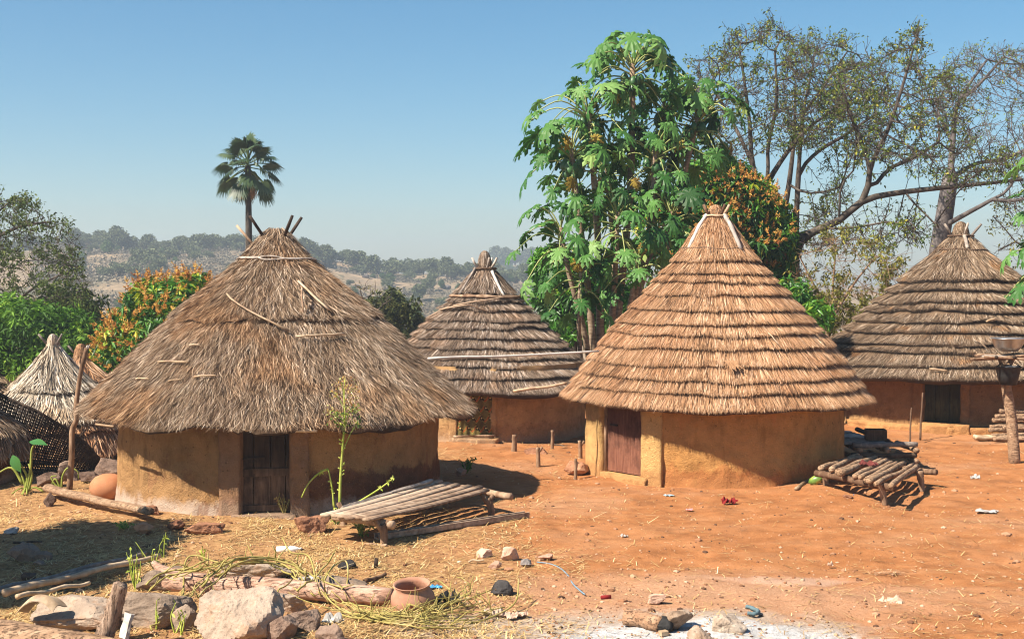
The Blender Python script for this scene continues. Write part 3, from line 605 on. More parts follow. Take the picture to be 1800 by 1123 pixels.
ring(rf4, M_ROPE, hut4, .62, .022, .03, 1, off=.06); ring(rf4, M_ROPE, hut4, .16, .022, .01, 1, off=.06)
stick_ends(rf4, hut4, M_GREYW, .12, (-160, -88, -22), .30, .032, .8)
batten(rf4, hut4, M_GREYW, -92, .18, .60, .045, .06)
loose_straws(rf4, M_BAMB, hut4, [(-96, 3.4, -91, 3.3, .025, .16), (-118, 4.95, -112, 5.0, .024, .12), (-84, 4.9, -80, 4.9, .03, .12), (-78, 4.9, -74, 4.9, .03, .12), (-70, 3.9, -66, 4.2, .02, .16), (-102, 4.0, -98, 4.3, .014, .16), (-60, 2.2, -54, 3.5, .014, .14)])
f0, f1 = R(ang(1624, 1688, 212)), R(ang(1692, 1688, 212))
mb = MB(); wall_mesh(mb, H4R, -.2, 1.95, f1, f0 + 2 * math.pi, C4, 35, flare=.12, rough=.02); mb.build('mud_wall', M_MUD4, hut4)
for (p0_, p1_, s_, ro_) in ((1608, 1626, 31, .10), (1690, 1706, 32, .06)):
    mb = MB(); curved_block(mb, C4, H4R - .3, H4R + ro_, R(ang(p0_, 1688, 212)), R(ang(p1_, 1688, 212)), -.2, 1.9, s_, .035); mb.build('door_jamb', M_MUD4, hut4)
o_, al, out = frame(C4, (f0 + f1) / 2, H4R - .14)
mb = MB()
for k in range(3): bar(mb, o_ + al * (k - 1) * .31 + (0, 0, .22), o_ + al * (k - 1) * .31 + (0, 0, 1.8), .30, .04, out, seg=3, rough=.003, r=rng.random())
mb.build('plank_door', mat_planks('greenish_dark_door', (0.03, 0.028, 0.014), (0.085, 0.078, 0.04), 5, .5), hut4)
mb = MB(); curved_block(mb, C4, H4R - .2, H4R + .32, R(-158), R(-70), -.2, .17, 37, .06); mb.build('mud_ledge', M_LEDGE, hut4)
mb = MB(); curved_block(mb, C4, H4R - .3, H4R + .36, f0, f1 + .05, -.2, .24, 38, .04); mb.build('door_sill', M_LEDGE, hut4)

# ---- low granaries and hut tips on the left
def granary(name, c, pts, mat, seed, label, tiers, dens, skirt=None, poles=(), capr=.08, lip=.05):
    t = thing(name, c, label, 'hut' if 'hut' in name else 'granary', 'straw granaries and hut tips on the left')
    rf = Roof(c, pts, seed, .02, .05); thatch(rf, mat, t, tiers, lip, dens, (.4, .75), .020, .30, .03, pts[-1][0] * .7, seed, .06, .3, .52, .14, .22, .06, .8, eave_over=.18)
    cap_knot(rf, mat, t, pts[0][1] - .05, capr * 2.4, capr, seed)
    if poles: stick_ends(rf, t, M_GREYW, .05, poles, .22, .024, .8)
    return t, rf
c5 = np.array((-10.09, 30.0, -.20)); z5 = hz(-10.09, 30)
g5, rf5 = granary('straw_granary', c5, [(.09, 2.50), (.35, 2.08), (.75, 1.62), (1.55, .86)], M_STRAW5, 41, 'pale bleached straw granary with a pointed top behind the woven mat', [.6], 520, poles=(-150, -35, -75), capr=.10)
sk = Roof(c5, [(1.32, 1.0), (1.72, .52), (1.86, .14)], 42, .02, .03)
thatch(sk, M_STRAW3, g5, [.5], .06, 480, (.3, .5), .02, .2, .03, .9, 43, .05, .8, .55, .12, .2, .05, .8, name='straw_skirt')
mb = MB(); wall_mesh(mb, 1.30, -.2, 1.0, 0, 2 * math.pi, c5, 45, flare=.03); mb.build('mud_wall', M_MUD1, g5)
c8 = np.array((-10.75, 34.0, -.3)); g8, rf8 = granary('straw_hut', c8, [(.08, 2.15), (.3, 1.85), (1.5, .75)], M_STRAW3, 46, 'brown thatch tip with crossed sticks behind the bleached granary', [.5], 260, poles=(-160, -40, 60), capr=.12)
mb = MB(); wall_mesh(mb, 1.1, -.2, 1.0, 0, 2 * math.pi, c8, 47, step=.2); mb.build('mud_wall', M_MUD1, g8)
c6 = np.array((-10.95, 26.0, -.20)); g6, rf6 = granary('straw_hut', c6, [(.08, 2.75), (.4, 2.25), (1.1, 1.35), (1.56, .90), (1.66, .50)], M_STRAW4, 48, 'dark grey straw hut cut off by the left edge beside the woven mat', [.6], 560, capr=.1)
mb = MB(); wall_mesh(mb, 1.35, -.2, 1.2, 0, 2 * math.pi, c6, 49, step=.1); mb.build('mud_wall', M_MUD1, g6)
c7 = np.array((-16.3, 40.0, -.2)); g7, rf7 = granary('straw_hut', c7, [(.08, 2.6), (.3, 2.25), (2.0, .5)], M_STRAW4, 50, 'dark thatched roof slope peeping in at the left edge below the green tree', [.3, .5, .7, .85], 150, capr=.1, lip=.1)
mb = MB(); wall_mesh(mb, 1.5, -.2, .9, 0, 2 * math.pi, c7, 51, step=.2); mb.build('mud_wall', M_MUD1, g7)

# ------------------------------------------------------------------ trees
M_BARK = m_noise('grey_brown_bark', [(0.3, (0.030, 0.023, 0.018)), (0.5, (0.075, 0.059, 0.047)), (0.72, (0.15, 0.122, 0.10))], 5, 6, .9, .7, 14, .03, (1, 1, .3))
M_BAOBAB = m_noise('smooth_grey_bark', [(0.3, (0.055, 0.045, 0.042)), (0.5, (0.115, 0.098, 0.092)), (0.72, (0.20, 0.175, 0.168))], 2.5, 6, .8, .6, 8, .04, (1, 1, .3))
M_PTRUNK = m_noise('papaya_bark', [(0.3, (0.13, 0.085, 0.055)), (0.55, (0.30, 0.22, 0.15)), (0.75, (0.42, 0.34, 0.25))], 6, 5, .85, .6, 16, .02, (1, 1, 3))
G_DARK = [(0.0, (0.010, 0.022, 0.006)), (0.4, (0.022, 0.060, 0.012)), (0.75, (0.045, 0.115, 0.020)), (1.0, (0.10, 0.19, 0.03))]
M_PAPAYA = m_attr('papaya_leaf', [(0.0, (0.012, 0.045, 0.010)), (0.40, (0.042, 0.140, 0.024)), (0.75, (0.115, 0.255, 0.055)), (0.94, (0.21, 0.35, 0.10)), (1.0, (0.36, 0.42, 0.12))], .5, .3, .3)
M_PYEL = m_attr('withered_papaya_leaf', [(0.0, (0.10, 0.055, 0.015)), (0.5, (0.34, 0.24, 0.04)), (1.0, (0.50, 0.42, 0.10))], .7, .2, .3)
M_MANGO = m_attr('mango_leaf', [(0.0, (0.012, 0.045, 0.006)), (0.4, (0.04, 0.14, 0.014)), (0.72, (0.09, 0.25, 0.022)), (0.88, (0.26, 0.38, 0.025)), (1.0, (0.48, 0.44, 0.03))], .45, .4, .3)
M_MANGOL = m_attr('bright_mango_leaf', [(0.0, (0.018, 0.06, 0.006)), (0.4, (0.045, 0.16, 0.012)), (0.8, (0.10, 0.27, 0.018)), (1.0, (0.26, 0.40, 0.04))], .4, .5, .3)
M_PANIC = m_attr('mango_flower', [(0.0, (0.34, 0.12, 0.045)), (0.5, (0.58, 0.28, 0.07)), (1.0, (0.76, 0.52, 0.15))], .9, .1, .15)
M_SPARSE = m_attr('sparse_leaf', [(0.0, (0.030, 0.050, 0.010)), (0.5, (0.085, 0.135, 0.022)), (0.8, (0.22, 0.25, 0.035)), (1.0, (0.46, 0.38, 0.05))], .7, .2, .25)
M_OLIVE = m_attr('dusty_olive_leaf', [(0.0, (0.026, 0.040, 0.010)), (0.5, (0.07, 0.105, 0.026)), (1.0, (0.18, 0.215, 0.06))], .8, .15, .2)
M_NEEM = m_attr('feathery_green_leaf', [(0.0, (0.018, 0.050, 0.008)), (0.5, (0.085, 0.20, 0.020)), (0.85, (0.19, 0.35, 0.035)), (1.0, (0.34, 0.46, 0.06))], .6, .2, .35)
M_YSPARSE = m_attr('yellow_green_leaf', [(0.0, (0.06, 0.065, 0.015)), (0.5, (0.17, 0.17, 0.03)), (1.0, (0.38, 0.34, 0.07))], .7, .2, .3)

def colonize(starts, att, D=.45, dk=.8, di=4.0, it=140, jit=.11, up=.05):
    pos = [np.asarray(p, float) for p, _ in starts]; par = [q for _, q in starts]
    A = np.asarray(att, float); bd = np.full(len(A), 1e9); bi = np.zeros(len(A), int)
    new0 = 0
    for _ in range(it):
        np_ = np.array(pos[new0:])
        if len(np_) and len(A):
            for c0 in range(0, len(np_), 256):
                dd = np.linalg.norm(A[:, None] - np_[None, c0:c0 + 256], axis=2); k = dd.argmin(1); m = dd[np.arange(len(A)), k]
                b = m < bd; bd[b] = m[b]; bi[b] = k[b] + new0 + c0
        keep = bd > dk; A, bd, bi = A[keep], bd[keep], bi[keep]
        new0 = len(pos)
        act = bd < di
        if not act.any(): break
        acc = {}
        dirs = nrm(A[act] - np.array(pos)[bi[act]])
        for i, d in zip(bi[act], dirs): acc[i] = acc.get(i, 0) + d
        for i, d in acc.items():
            d = nrm(d + rng.normal(0, jit, 3) + (0, 0, up)); pos.append(pos[i] + d * D); par.append(i)
        if len(pos) > 9000: break
    return np.array(pos), np.array(par)
def tree_mesh(mb, pos, par, r0, rmax_of=None, ex=2.35, rb=None, cap_r=.5):
    n = len(pos); ch = [[] for _ in range(n)]
    for i, p in enumerate(par):
        if p >= 0: ch[p].append(i)
    ln = np.zeros(n); rad = np.zeros(n)
    for i in range(n - 1, -1, -1):        # a child always comes after its parent
        rad[i] = r0 if not ch[i] else min(cap_r, max(r0, sum(rad[c] ** ex for c in ch[i]) ** (1 / ex)))
    if rb is not None: rad[:len(rb)] = np.maximum(rad[:len(rb)], rb)
    done = set(); st = [i for i in range(n) if par[i] < 0]
    while st:
        s_ = st.pop(); chain = ([par[s_]] if par[s_] >= 0 else []) + [s_]; c = s_
        while ch[c]:
            k = sorted(ch[c], key=lambda q: -rad[q]); st += k[1:]; c = k[0]; chain.append(c)
        if len(chain) < 2: continue
        rr = rad[chain].copy()
        if par[s_] >= 0: rr[0] = min(rr[0], rr[1] * 1.15)
        m = rr.max(); tube(mb, pos[chain], rr, 10 if m > .12 else 6 if m > .05 else 4 if m > .02 else 3, .5, False)
    return rad, ch
def in_poly(px, py, poly):
    x, y = poly[:, 0], poly[:, 1]; x2, y2 = np.roll(x, -1), np.roll(y, -1); c = np.zeros(len(px), bool)
    for a, b, d, e in zip(x, y, x2, y2):
        c ^= ((b > py) != (e > py)) & (px < (d - a) * (py - b) / (e - b + 1e-12) + a)
    return c
def envelope(poly, n, Y, depth, hollow=0.0):
    poly = np.asarray(poly, float); lo, hi = poly.min(0), poly.max(0); out = []
    while len(out) < n:
        q = lo + (hi - lo) * rng.random((n, 2)); q = q[in_poly(q[:, 0], q[:, 1], poly)]
        for a, b in q: out.append(P(a, b, Y + rng.normal(0, depth)))
    return np.array(out[:n])
def limb(path, Y, start=-1, base_idx=0, step=.45, dy=0.0):
    """(px, py[, dy]) -> list of joints"""
    p = np.array([P(q[0], q[1], Y + (q[2] if len(q) > 2 else 0)) for q in path]); c = curve(p, 8)
    d = np.concatenate(([0], np.cumsum(np.linalg.norm(np.diff(c, axis=0), axis=1)))); m = max(2, int(d[-1] / step))
    s_ = np.linspace(0, d[-1], m + 1); return np.stack([np.interp(s_, d, c[:, k]) for k in range(3)], 1)
def bare_tree(name, label, cat, Y, trunk, limbs, polys, leafmat, barkmat, natt, nleaf, group=None, r0=.0125, depth=1.6, trunk_r=(.3, .16), lsz=(.07, .14), D=.38, cap_r=.45, twig=3, twl=.6, droop=0.0, dk=.62):
    starts = []; rb = []
    t = limb(trunk, Y)
    for i, p in enumerate(t): starts.append((p, i - 1)); rb.append(trunk_r[0] + (trunk_r[1] - trunk_r[0]) * i / len(t))
    for path, ra, rz in limbs:
        l = limb(path, Y); k0 = int(np.argmin([np.linalg.norm(s_[0] - l[0]) for s_ in starts])); prev = k0
        for i, p in enumerate(l[1:]): starts.append((p, prev)); prev = len(starts) - 1; rb.append(.66 * (ra + (rz - ra) * i / max(1, len(l) - 1)))
    att = np.vstack([envelope(p, int(natt * f), Y + dy, depth) for p, f, dy in polys])
    pos, par = colonize(starts, att, D=D, dk=dk, up=.03 - droop)
    base = starts[0][0].copy(); base[2] = hz(base[0], base[1]); T = thing(name, base, label, cat, group)
    mb = MB(); rad, ch = tree_mesh(mb, pos, par, r0, rb=np.array(rb), cap_r=cap_r)
    thin = np.array([i for i in range(len(starts), len(pos)) if rad[i] < .06]); lp = []; ld = []
    for i in thin:
        for _ in range(twig):
            if rng.random() < .8:
                d = nrm(nrm(pos[i] - pos[par[i]]) * .7 + rdir(1)[0] + (0, 0, .25 - droop * 4)); L = rng.uniform(.4, 1) * twl
                m = pos[i] + d * L * .5 + rdir(1)[0] * .05; e = pos[i] + d * L + rdir(1)[0] * .08 - (0, 0, droop * 1.5 * L)
                tube(mb, [pos[i], m, e], [r0 * .9, r0 * .7, r0 * .45], 3, .5, False)
                lp += [m, e, e, (m + e) / 2]; ld += [d] * 4
    mb.build('trunk', barkmat, T)
    lp = np.array(lp); ld = np.array(ld); wt = np.clip(.12 + fbm(lp[:, 0] * 1.1, lp[:, 1] * 1.1, lp[:, 2] * 1.1, 17, 2), .01, 1); k = rng.choice(len(lp), min(nleaf, len(lp) * 2), True, wt / wt.sum()); n = len(k)
    p = lp[k] + rng.normal(0, .05, (n, 3)); d = nrm(ld[k] * .4 + rdir(n) + (0, 0, -.35)); mb = MB()
    ll = rng.uniform(lsz[0], lsz[1], n); leaves(mb, p, d, rdir(n), ll, ll * .5, np.clip(rng.beta(2, 2, n), 0, 1)); mb.build('crown', leafmat, T, smooth=False)
    return T

bare_tree('bare_tree', 'tall thin-leaved tree forking low just right of the papaya crowns', 'tree', 46, [(1352, 790), (1356, 600), (1350, 450), (1338, 345)],
    [([(1338, 345), (1322, 285), (1318, 220), (1308, 140), (1300, 90)], .15, .03), ([(1338, 345), (1300, 300, -.6), (1265, 270, -1), (1228, 240, -1.4)], .12, .03), ([(1338, 345), (1362, 300, .4), (1398, 250, .8), (1440, 210, 1), (1490, 190, 1.4)], .15, .03), ([(1352, 318, .2), (1350, 260, 0), (1365, 180, -.5), (1362, 90, -.6)], .10, .02), ([(1322, 285), (1285, 210, .8), (1250, 150, 1.2)], .07, .02)],
    [([(1206, 180), (1215, 110), (1255, 75), (1320, 40), (1360, 28), (1420, 70), (1470, 110), (1490, 200), (1430, 270), (1330, 260), (1260, 290), (1215, 250)], 1, 0)], M_SPARSE, M_BARK, 4600, 6500, 'sparse half-bare trees behind the huts', trunk_r=(.34, .20))
bare_tree('bare_tree', 'slender straight double-trunked tree rising between the forked tree and the leaning limb', 'tree', 50, [(1378, 800), (1376, 560), (1372, 420), (1386, 330), (1396, 240), (1398, 150)],
    [([(1398, 800), (1402, 560), (1400, 400), (1404, 300), (1412, 200), (1430, 110)], .21, .05), ([(1404, 300), (1440, 265, .6), (1490, 235, 1), (1540, 200, 1.5)], .09, .03), ([(1412, 200), (1450, 150, -.6), (1490, 90, -1)], .06, .02), ([(1386, 330), (1430, 340, -.8), (1475, 330, -1.2)], .07, .02)],
    [([(1350, 190), (1380, 70), (1430, 50), (1500, 75), (1560, 120), (1580, 230), (1500, 300), (1420, 260)], 1, 0), ([(1400, 380), (1480, 300), (1500, 360), (1440, 420)], .2, 0)], M_SPARSE, M_BARK, 4200, 5500, 'sparse half-bare trees behind the huts', trunk_r=(.25, .03))
bare_tree('bare_tree', 'tree with one long limb leaning right across the sky above the far right hut', 'tree', 44, [(1366, 800), (1372, 600), (1386, 470), (1404, 420)],
    [([(1404, 420), (1440, 403), (1476, 387), (1520, 352), (1587, 338), (1670, 329), (1740, 322), (1797, 316)], .20, .06), ([(1520, 352), (1529, 300), (1512, 243), (1485, 170), (1470, 130)], .13, .03), ([(1529, 338), (1562, 298, .5), (1605, 278, .8), (1650, 250, 1)], .09, .03), ([(1525, 300), (1560, 230, -.8), (1590, 140, -1), (1612, 60, -1.3)], .09, .02), ([(1476, 387), (1478, 330, -.3), (1500, 300, -.8)], .06, .02), ([(1440, 403), (1500, 400, -1), (1560, 390, -1.6)], .07, .02), ([(1587, 338), (1620, 370, -.5), (1650, 400, -.8)], .04, .02)],
    [([(1450, 200), (1480, 110), (1540, 95), (1580, 60), (1625, 40), (1640, 110), (1640, 220), (1600, 300), (1500, 290)], 1, 0), ([(1590, 130), (1690, 120), (1720, 270), (1610, 300)], .35, 0), ([(1600, 300), (1680, 260), (1780, 270), (1800, 320), (1700, 340)], .3, 0), ([(1410, 440), (1480, 400), (1600, 370), (1640, 420), (1560, 450)], .35, 0)], M_SPARSE, M_BARK, 5200, 8000, 'sparse half-bare trees behind the huts', trunk_r=(.32, .24))
bare_tree('baobab_tree', 'thick grey-trunked baobab with twisted bare branches at the right edge', 'tree', 55, [(1640, 800), (1642, 560), (1648, 460), (1660, 380), (1670, 315)],
    [([(1670, 315), (1675, 250), (1685, 180), (1735, 105)], .20, .03), ([(1670, 315), (1715, 288, .6), (1765, 280, 1), (1830, 250, 1)], .15, .04), ([(1655, 400), (1700, 375, -.8), (1742, 352, -1), (1775, 330, -1.2), (1800, 270, -1)], .16, .04), ([(1675, 250), (1650, 200, .8), (1640, 140, 1)], .12, .03), ([(1742, 352, -1), (1800, 350, -1.5), (1860, 320, -1.5)], .12, .04), ([(1685, 180), (1720, 150, -.8), (1765, 100, -1)], .10, .03)],
    [([(1630, 200), (1640, 130), (1690, 85), (1790, 80), (1880, 120), (1900, 300), (1800, 330), (1720, 260)], 1, 0), ([(1740, 350), (1850, 310), (1880, 380), (1780, 400)], .2, 0)], M_SPARSE, M_BAOBAB, 4800, 3600, 'sparse half-bare trees behind the huts', trunk_r=(.56, .30), cap_r=.5, r0=.0135)
bare_tree('bare_tree', 'low yellow-green sparse thicket tree filling the gap between the tan hut and the dark hut', 'tree', 41, [(1440, 760), (1450, 620), (1462, 560)],
    [([(1462, 560), (1430, 500), (1405, 450)], .07, .02), ([(1462, 560), (1500, 500), (1540, 450)], .07, .02), ([(1462, 560), (1465, 490), (1470, 430)], .06, .02)],
    [([(1385, 520), (1400, 430), (1460, 410), (1540, 420), (1600, 450), (1590, 540), (1540, 590), (1430, 590)], 1, 0)], M_YSPARSE, M_WOOD, 2200, 20000, 'sparse half-bare trees behind the huts', trunk_r=(.12, .08), r0=.007, lsz=(.08, .15), depth=1.0, D=.3, dk=.5, droop=.05, twig=3)
bare_tree('bare_tree', 'small bare shrub tree leaning in from the right edge beside the dark hut', 'tree', 42, [(1850, 700), (1840, 520), (1815, 440)],
    [([(1815, 440), (1785, 425), (1755, 440)], .05, .02), ([(1785, 425), (1760, 395), (1745, 380)], .03, .01)],
    [([(1730, 450), (1740, 370), (1800, 360), (1850, 420), (1800, 470)], 1, 0)], M_YSPARSE, M_BARK, 120, 260, 'sparse half-bare trees behind the huts', trunk_r=(.12, .07), r0=.008, D=.3, twig=1)
bare_tree('acacia_tree', 'broad grey-twigged dusty tree spreading in from the left edge', 'tree', 47, [(-150, 780), (-140, 600), (-110, 500)],
    [([(-110, 500), (-40, 440), (30, 400), (90, 390)], .18, .03), ([(-110, 500), (-60, 520), (20, 535), (100, 520)], .14, .03), ([(-40, 440), (-10, 380), (30, 345)], .08, .02), ([(20, 535), (70, 500), (140, 470)], .07, .02), ([(-60, 520), (10, 570), (90, 575)], .08, .02), ([(-110, 500), (-150, 420), (-180, 380)], .15, .04)],
    [([(-200, 420), (-120, 340), (-20, 325), (40, 345), (80, 372), (115, 385), (140, 430), (150, 470), (160, 520), (120, 560), (60, 590), (0, 560), (-120, 560)], 1, 0)], M_OLIVE, M_BARK, 2300, 21000, trunk_r=(.45, .3), r0=.009, depth=2.0, lsz=(.07, .14), D=.38, dk=.55, twig=3, twl=.6)

def foliage_blob(n_cl, cs, rad, per, ln, wd, up, leafy, low=-.35, jit=.17, seed=0, droop=.5, shape=None):
    """clumps over a rough dome; returns clump centres and outward directions"""
    d = rdir(n_cl * 3); d = d[d[:, 2] > low][:n_cl]; n = len(d)
    k = 1 + jit * fbm(d[:, 0] * 2 + seed, d[:, 1] * 2, d[:, 2] * 2, seed, 3)
    rr = np.where(rng.random(n) < .72, rng.uniform(.90, 1.0, n), rng.uniform(.5, .9, n))
    return np.asarray(cs) + d * np.asarray(rad) * (k * rr)[:, None], d
def whorl(mb, c, d, per, ln, wd, tone, droop=.5, spread_=1.0, stem=.10):
    n = len(c); ci = np.repeat(np.arange(n), per); m = len(ci)
    side = nrm(np.cross(d[ci], rdir(m))); dr = nrm(d[ci] * rng.uniform(-.1, .9, m)[:, None] + side * spread_ + np.array((0, 0, -droop)) * rng.uniform(.3, 1.3, m)[:, None])
    p = c[ci] + d[ci] * (rng.random(m) * stem * 2 - stem)[:, None] + side * .02
    l = ln * rng.uniform(.65, 1.2, m)
    leaves(mb, p, dr, np.cross(dr, rdir(m)), l, l * wd, np.clip(tone[ci] + rng.normal(0, .13, m), 0, 1)); return mb
def mango(name, label, parts, per, ln, leafmat, n_pan, Y, trunk_px, group=None, yellow=0.0, pan_sz=.215, wd=.28):
    base = P(trunk_px[0], trunk_px[1], Y); base[2] = hz(base[0], base[1]); T = thing(name, base, label, 'tree', group)
    mb = MB(); pts = []
    for (px, py, dy, rx, rz_, ry, n) in parts:
        c = P(px, py, Y + dy); s_ = Y / F; cl, d = foliage_blob(n, c, (rx * s_, ry, rz_ * s_), per, ln, wd, 0, 0, seed=rng.integers(99))
        tone = np.clip(.42 + .28 * fbm(cl[:, 0] * .9, cl[:, 1] * .9, cl[:, 2] * .9, 3, 2) + rng.normal(0, .12, len(cl)), .02, .85)
        tone = np.where(rng.random(len(cl)) < yellow, rng.uniform(.8, 1, len(cl)), tone)
        whorl(mb, cl, d, per, ln, wd, tone); pts.append((cl, d))
    mb.build('crown', leafmat, T, smooth=False)
    mb = MB(); q0 = base - (0, 0, .1)
    for (px, py, dy, rx, rz_, ry, n) in parts:
        c = P(px, py, Y + dy); tube(mb, curve([q0, q0 * .6 + c * .4 + (0, 0, -.3), c], 5), np.linspace(.2, .06, 11), 7, .5, False)
    mb.build('trunk', M_BARK, T)
    if n_pan:
        cl = np.concatenate([a for a, _ in pts]); d = np.concatenate([b for _, b in pts]); vis = (d[:, 2] > -.15) & (d[:, 1] < .6)
        wgt = np.clip(.25 + fbm(cl[:, 0] * .8, cl[:, 1] * .8, cl[:, 2] * .8 + 5, 8, 2), .02, 1) * vis; k = rng.choice(len(cl), n_pan, True, wgt / wgt.sum())
        mb = MB(); ax = nrm(d[k] + np.array((0, 0, .55)) + rng.normal(0, .35, (n_pan, 3))); o = cl[k] + d[k] * .12 + rng.normal(0, .08, (n_pan, 3)); L = pan_sz * rng.uniform(.6, 1.3, n_pan)
        per2 = 26; ci = np.repeat(np.arange(n_pan), per2); u = rng.random(len(ci)); sd = nrm(np.cross(ax[ci], rdir(len(ci)))); dr = nrm(sd + ax[ci] * .5)
        b0 = o[ci] + ax[ci] * (u * L[ci])[:, None]; l2 = (1.05 - u) * .42 * L[ci]; tn = np.clip(np.repeat(rng.beta(2.5, 2, n_pan), per2) + rng.normal(0, .12, len(ci)), 0, 1)
        quads(mb, b0, b0 + dr * l2[:, None], np.cross(dr, rdir(len(ci))) * .013, tn)
        quads(mb, o, o + ax * L[:, None], np.cross(ax, rdir(n_pan)) * .010, .3); mb.build('flower_panicles', M_PANIC, T, smooth=False)
    return T
mango('mango_tree', 'rounded mango tree covered in orange flower sprays behind the left roof', [(300, 588, 0, 105, 106, 1.7, 900), (235, 630, -.3, 62, 75, 1.2, 420), (350, 552, .4, 60, 70, 1.2, 320), (215, 690, 0, 60, 60, 1.2, 200)], 11, .25, M_MANGO, 950, 36, (300, 760), 'mango trees', .34)
mango('mango_tree', 'dark mango tree with rusty flower sprays between the papaya and the bare trees', [(1275, 400, 0, 95, 120, 1.8, 900), (1335, 430, -.3, 58, 90, 1.5, 480), (1260, 335, -.2, 66, 62, 1.3, 340), (1340, 530, 0, 70, 80, 1.3, 260), (1200, 450, .5, 90, 110, 1.4, 360)], 12, .29, M_MANGO, 1050, 43, (1290, 760), 'mango trees', .05)
mango('mango_tree', 'bright green mango bush below the papaya leaves beside the middle hut', [(1000, 510, 0, 58, 66, 1.2, 420), (1010, 580, -.3, 66, 60, 1.2, 360), (965, 470, .2, 30, 34, .7, 120), (1075, 545, .3, 60, 80, 1.2, 260)], 11, .25, M_MANGOL, 0, 38.5, (1010, 740), 'mango trees', .04)
mango('shrub', 'little bright green shrub at the right foot of the tan roof', [(1425, 560, 0, 36, 32, .6, 90), (1395, 525, .3, 26, 34, .6, 60)], 9, .24, M_MANGOL, 0, 33.5, (1420, 740), None, .12)
def feather_tree(name, label, parts, Y, trunk_px, mat, per=12, ln=.23, group=None, barkm=None):
    base = P(trunk_px[0], trunk_px[1], Y); base[2] = hz(base[0], base[1]); T = thing(name, base, label, 'tree', group); mb = MB(); tr = MB()
    for (px, py, dy, rx, rz_, ry, n) in parts:
        c = P(px, py, Y + dy); s_ = Y / F; cl, d = foliage_blob(n, c, (rx * s_, ry, rz_ * s_), 0, 0, 0, 0, 0, -.7, .4, rng.integers(99))
        tone = np.clip(.5 + .35 * fbm(cl[:, 0] * 1.1, cl[:, 1] * 1.1, cl[:, 2] * 1.1, 5, 2) + rng.normal(0, .15, len(cl)), 0, 1)
        whorl(mb, cl, d, per, ln, .30, tone, .35, .9, .22); tube(tr, curve([base - (0, 0, .1), (base + c) / 2 - (0, 0, .3), c], 5), np.linspace(.16, .03, 11), 6, .5, False)
    mb.build('crown', mat, T, smooth=False); tr.build('trunk', barkm or M_BARK, T); return T
feather_tree('neem_tree', 'bright feathery green tree behind the bleached granary', [(60, 600, 0, 90, 70, 1.6, 620), (-40, 610, 0, 90, 90, 1.6, 420), (130, 610, .5, 50, 62, 1.2, 330), (90, 660, -.4, 80, 60, 1.3, 300), (15, 560, .6, 50, 34, 1.0, 160)], 41, (40, 760), M_NEEM)
feather_tree('shrub_tree', 'dark olive bush under the grey-twigged tree left of the orange mango', [(110, 555, 0, 62, 46, 1.3, 420), (150, 600, .4, 40, 50, 1.0, 200)], 48, (120, 760), M_OLIVE, 9, .26)
feather_tree('shrub_tree', 'small dusty green tree in the gap between the left and middle roofs', [(690, 548, 0, 40, 32, 1.0, 240), (712, 580, .2, 34, 26, .9, 170), (650, 570, .3, 40, 34, 1.0, 150)], 58, (690, 760), m_attr('dusty_green_leaf', [(0.0, (0.020, 0.032, 0.010)), (0.5, (0.06, 0.075, 0.022)), (1.0, (0.20, 0.19, 0.05))], .7, .2, .2), 9, .30)
bare_tree('bare_tree', 'tiny leafless twiggy tree showing over the right slope of the shaggy roof', 'tree', 56, [(655, 760), (650, 600), (648, 565)], [([(648, 565), (640, 535), (632, 505)], .05, .02), ([(648, 565), (668, 540), (690, 525)], .04, .015)],
    [([(625, 560), (630, 505), (650, 500), (690, 520), (690, 545), (650, 560)], 1, 0)], M_YSPARSE, M_BARK, 260, 120, 'sparse half-bare trees behind the huts', trunk_r=(.1, .06), r0=.012, D=.3, dk=.45, depth=.6, lsz=(.06, .1), twig=2)
feather_tree('leafy_tree', 'dense shade tree standing just outside the left edge of the yard', [(-470, 560, 0, 180, 90, 2.0, 1100), (-360, 500, .5, 130, 80, 1.7, 700), (-480, 560, -1.0, 150, 80, 1.5, 500)], 16.5, (-640, 900), M_NEEM, 14, .40)

# ---- papaya trees
def papaya_leaf():                        # a seven-lobed blade in its own plane, stalk joint at the origin, tip along +x
    lob = [(-150, .42), (-108, .62), (-62, .82), (-24, .96), (0, 1.0), (24, .96), (62, .82), (108, .62), (150, .42)]
    v = [(0, 0, 0)]; f = []
    for k, (a, L) in enumerate(lob):
        a = R(a); w = .075 + .03 * L; dx, dy = math.cos(a), math.sin(a)
        def pt(u, s_, z=0): return (dx * u - dy * s_, dy * u + dx * s_, z - .34 * u * u)
        b = len(v)
        v += [pt(.16, -.09), pt(.16, .09), pt(L * .50, -w), pt(L * .50, w), pt(L * .66, -w * 1.9, -.02), pt(L * .66, w * 1.9, -.02), pt(L * .70, -w * .55), pt(L * .70, w * .55), pt(L * .84, -w * 1.15, -.02), pt(L * .84, w * 1.15, -.02), pt(L, 0, -.04), pt(L * .5, 0, .045), pt(L * .78, 0, .03)]
        c, d = b + 11, b + 12
        f += [(0, b, c), (0, c, b + 1), (b, b + 2, c), (b + 1, c, b + 3), (b + 2, b + 4, b + 6), (b + 3, b + 7, b + 5), (b + 2, b + 6, c), (b + 3, c, b + 7), (c, b + 6, d), (c, d, b + 7), (b + 6, b + 8, d), (b + 7, d, b + 9), (b + 8, b + 10, d), (b + 9, d, b + 10)]
    return np.array(v), np.array(f)
PLV, PLF = papaya_leaf()
def put_leaf(mb, p, d, nv, s_, tone):
    d = nrm(d); y = nrm(np.cross(nv, d)); z = np.cross(d, y); q = PLV * s_ * np.array((1, rng.uniform(.75, 1.05), rng.uniform(.6, 1.9)))
    mb.add(q[:, :1] * d + q[:, 1:2] * y + q[:, 2:] * z + p, PLF, tone)
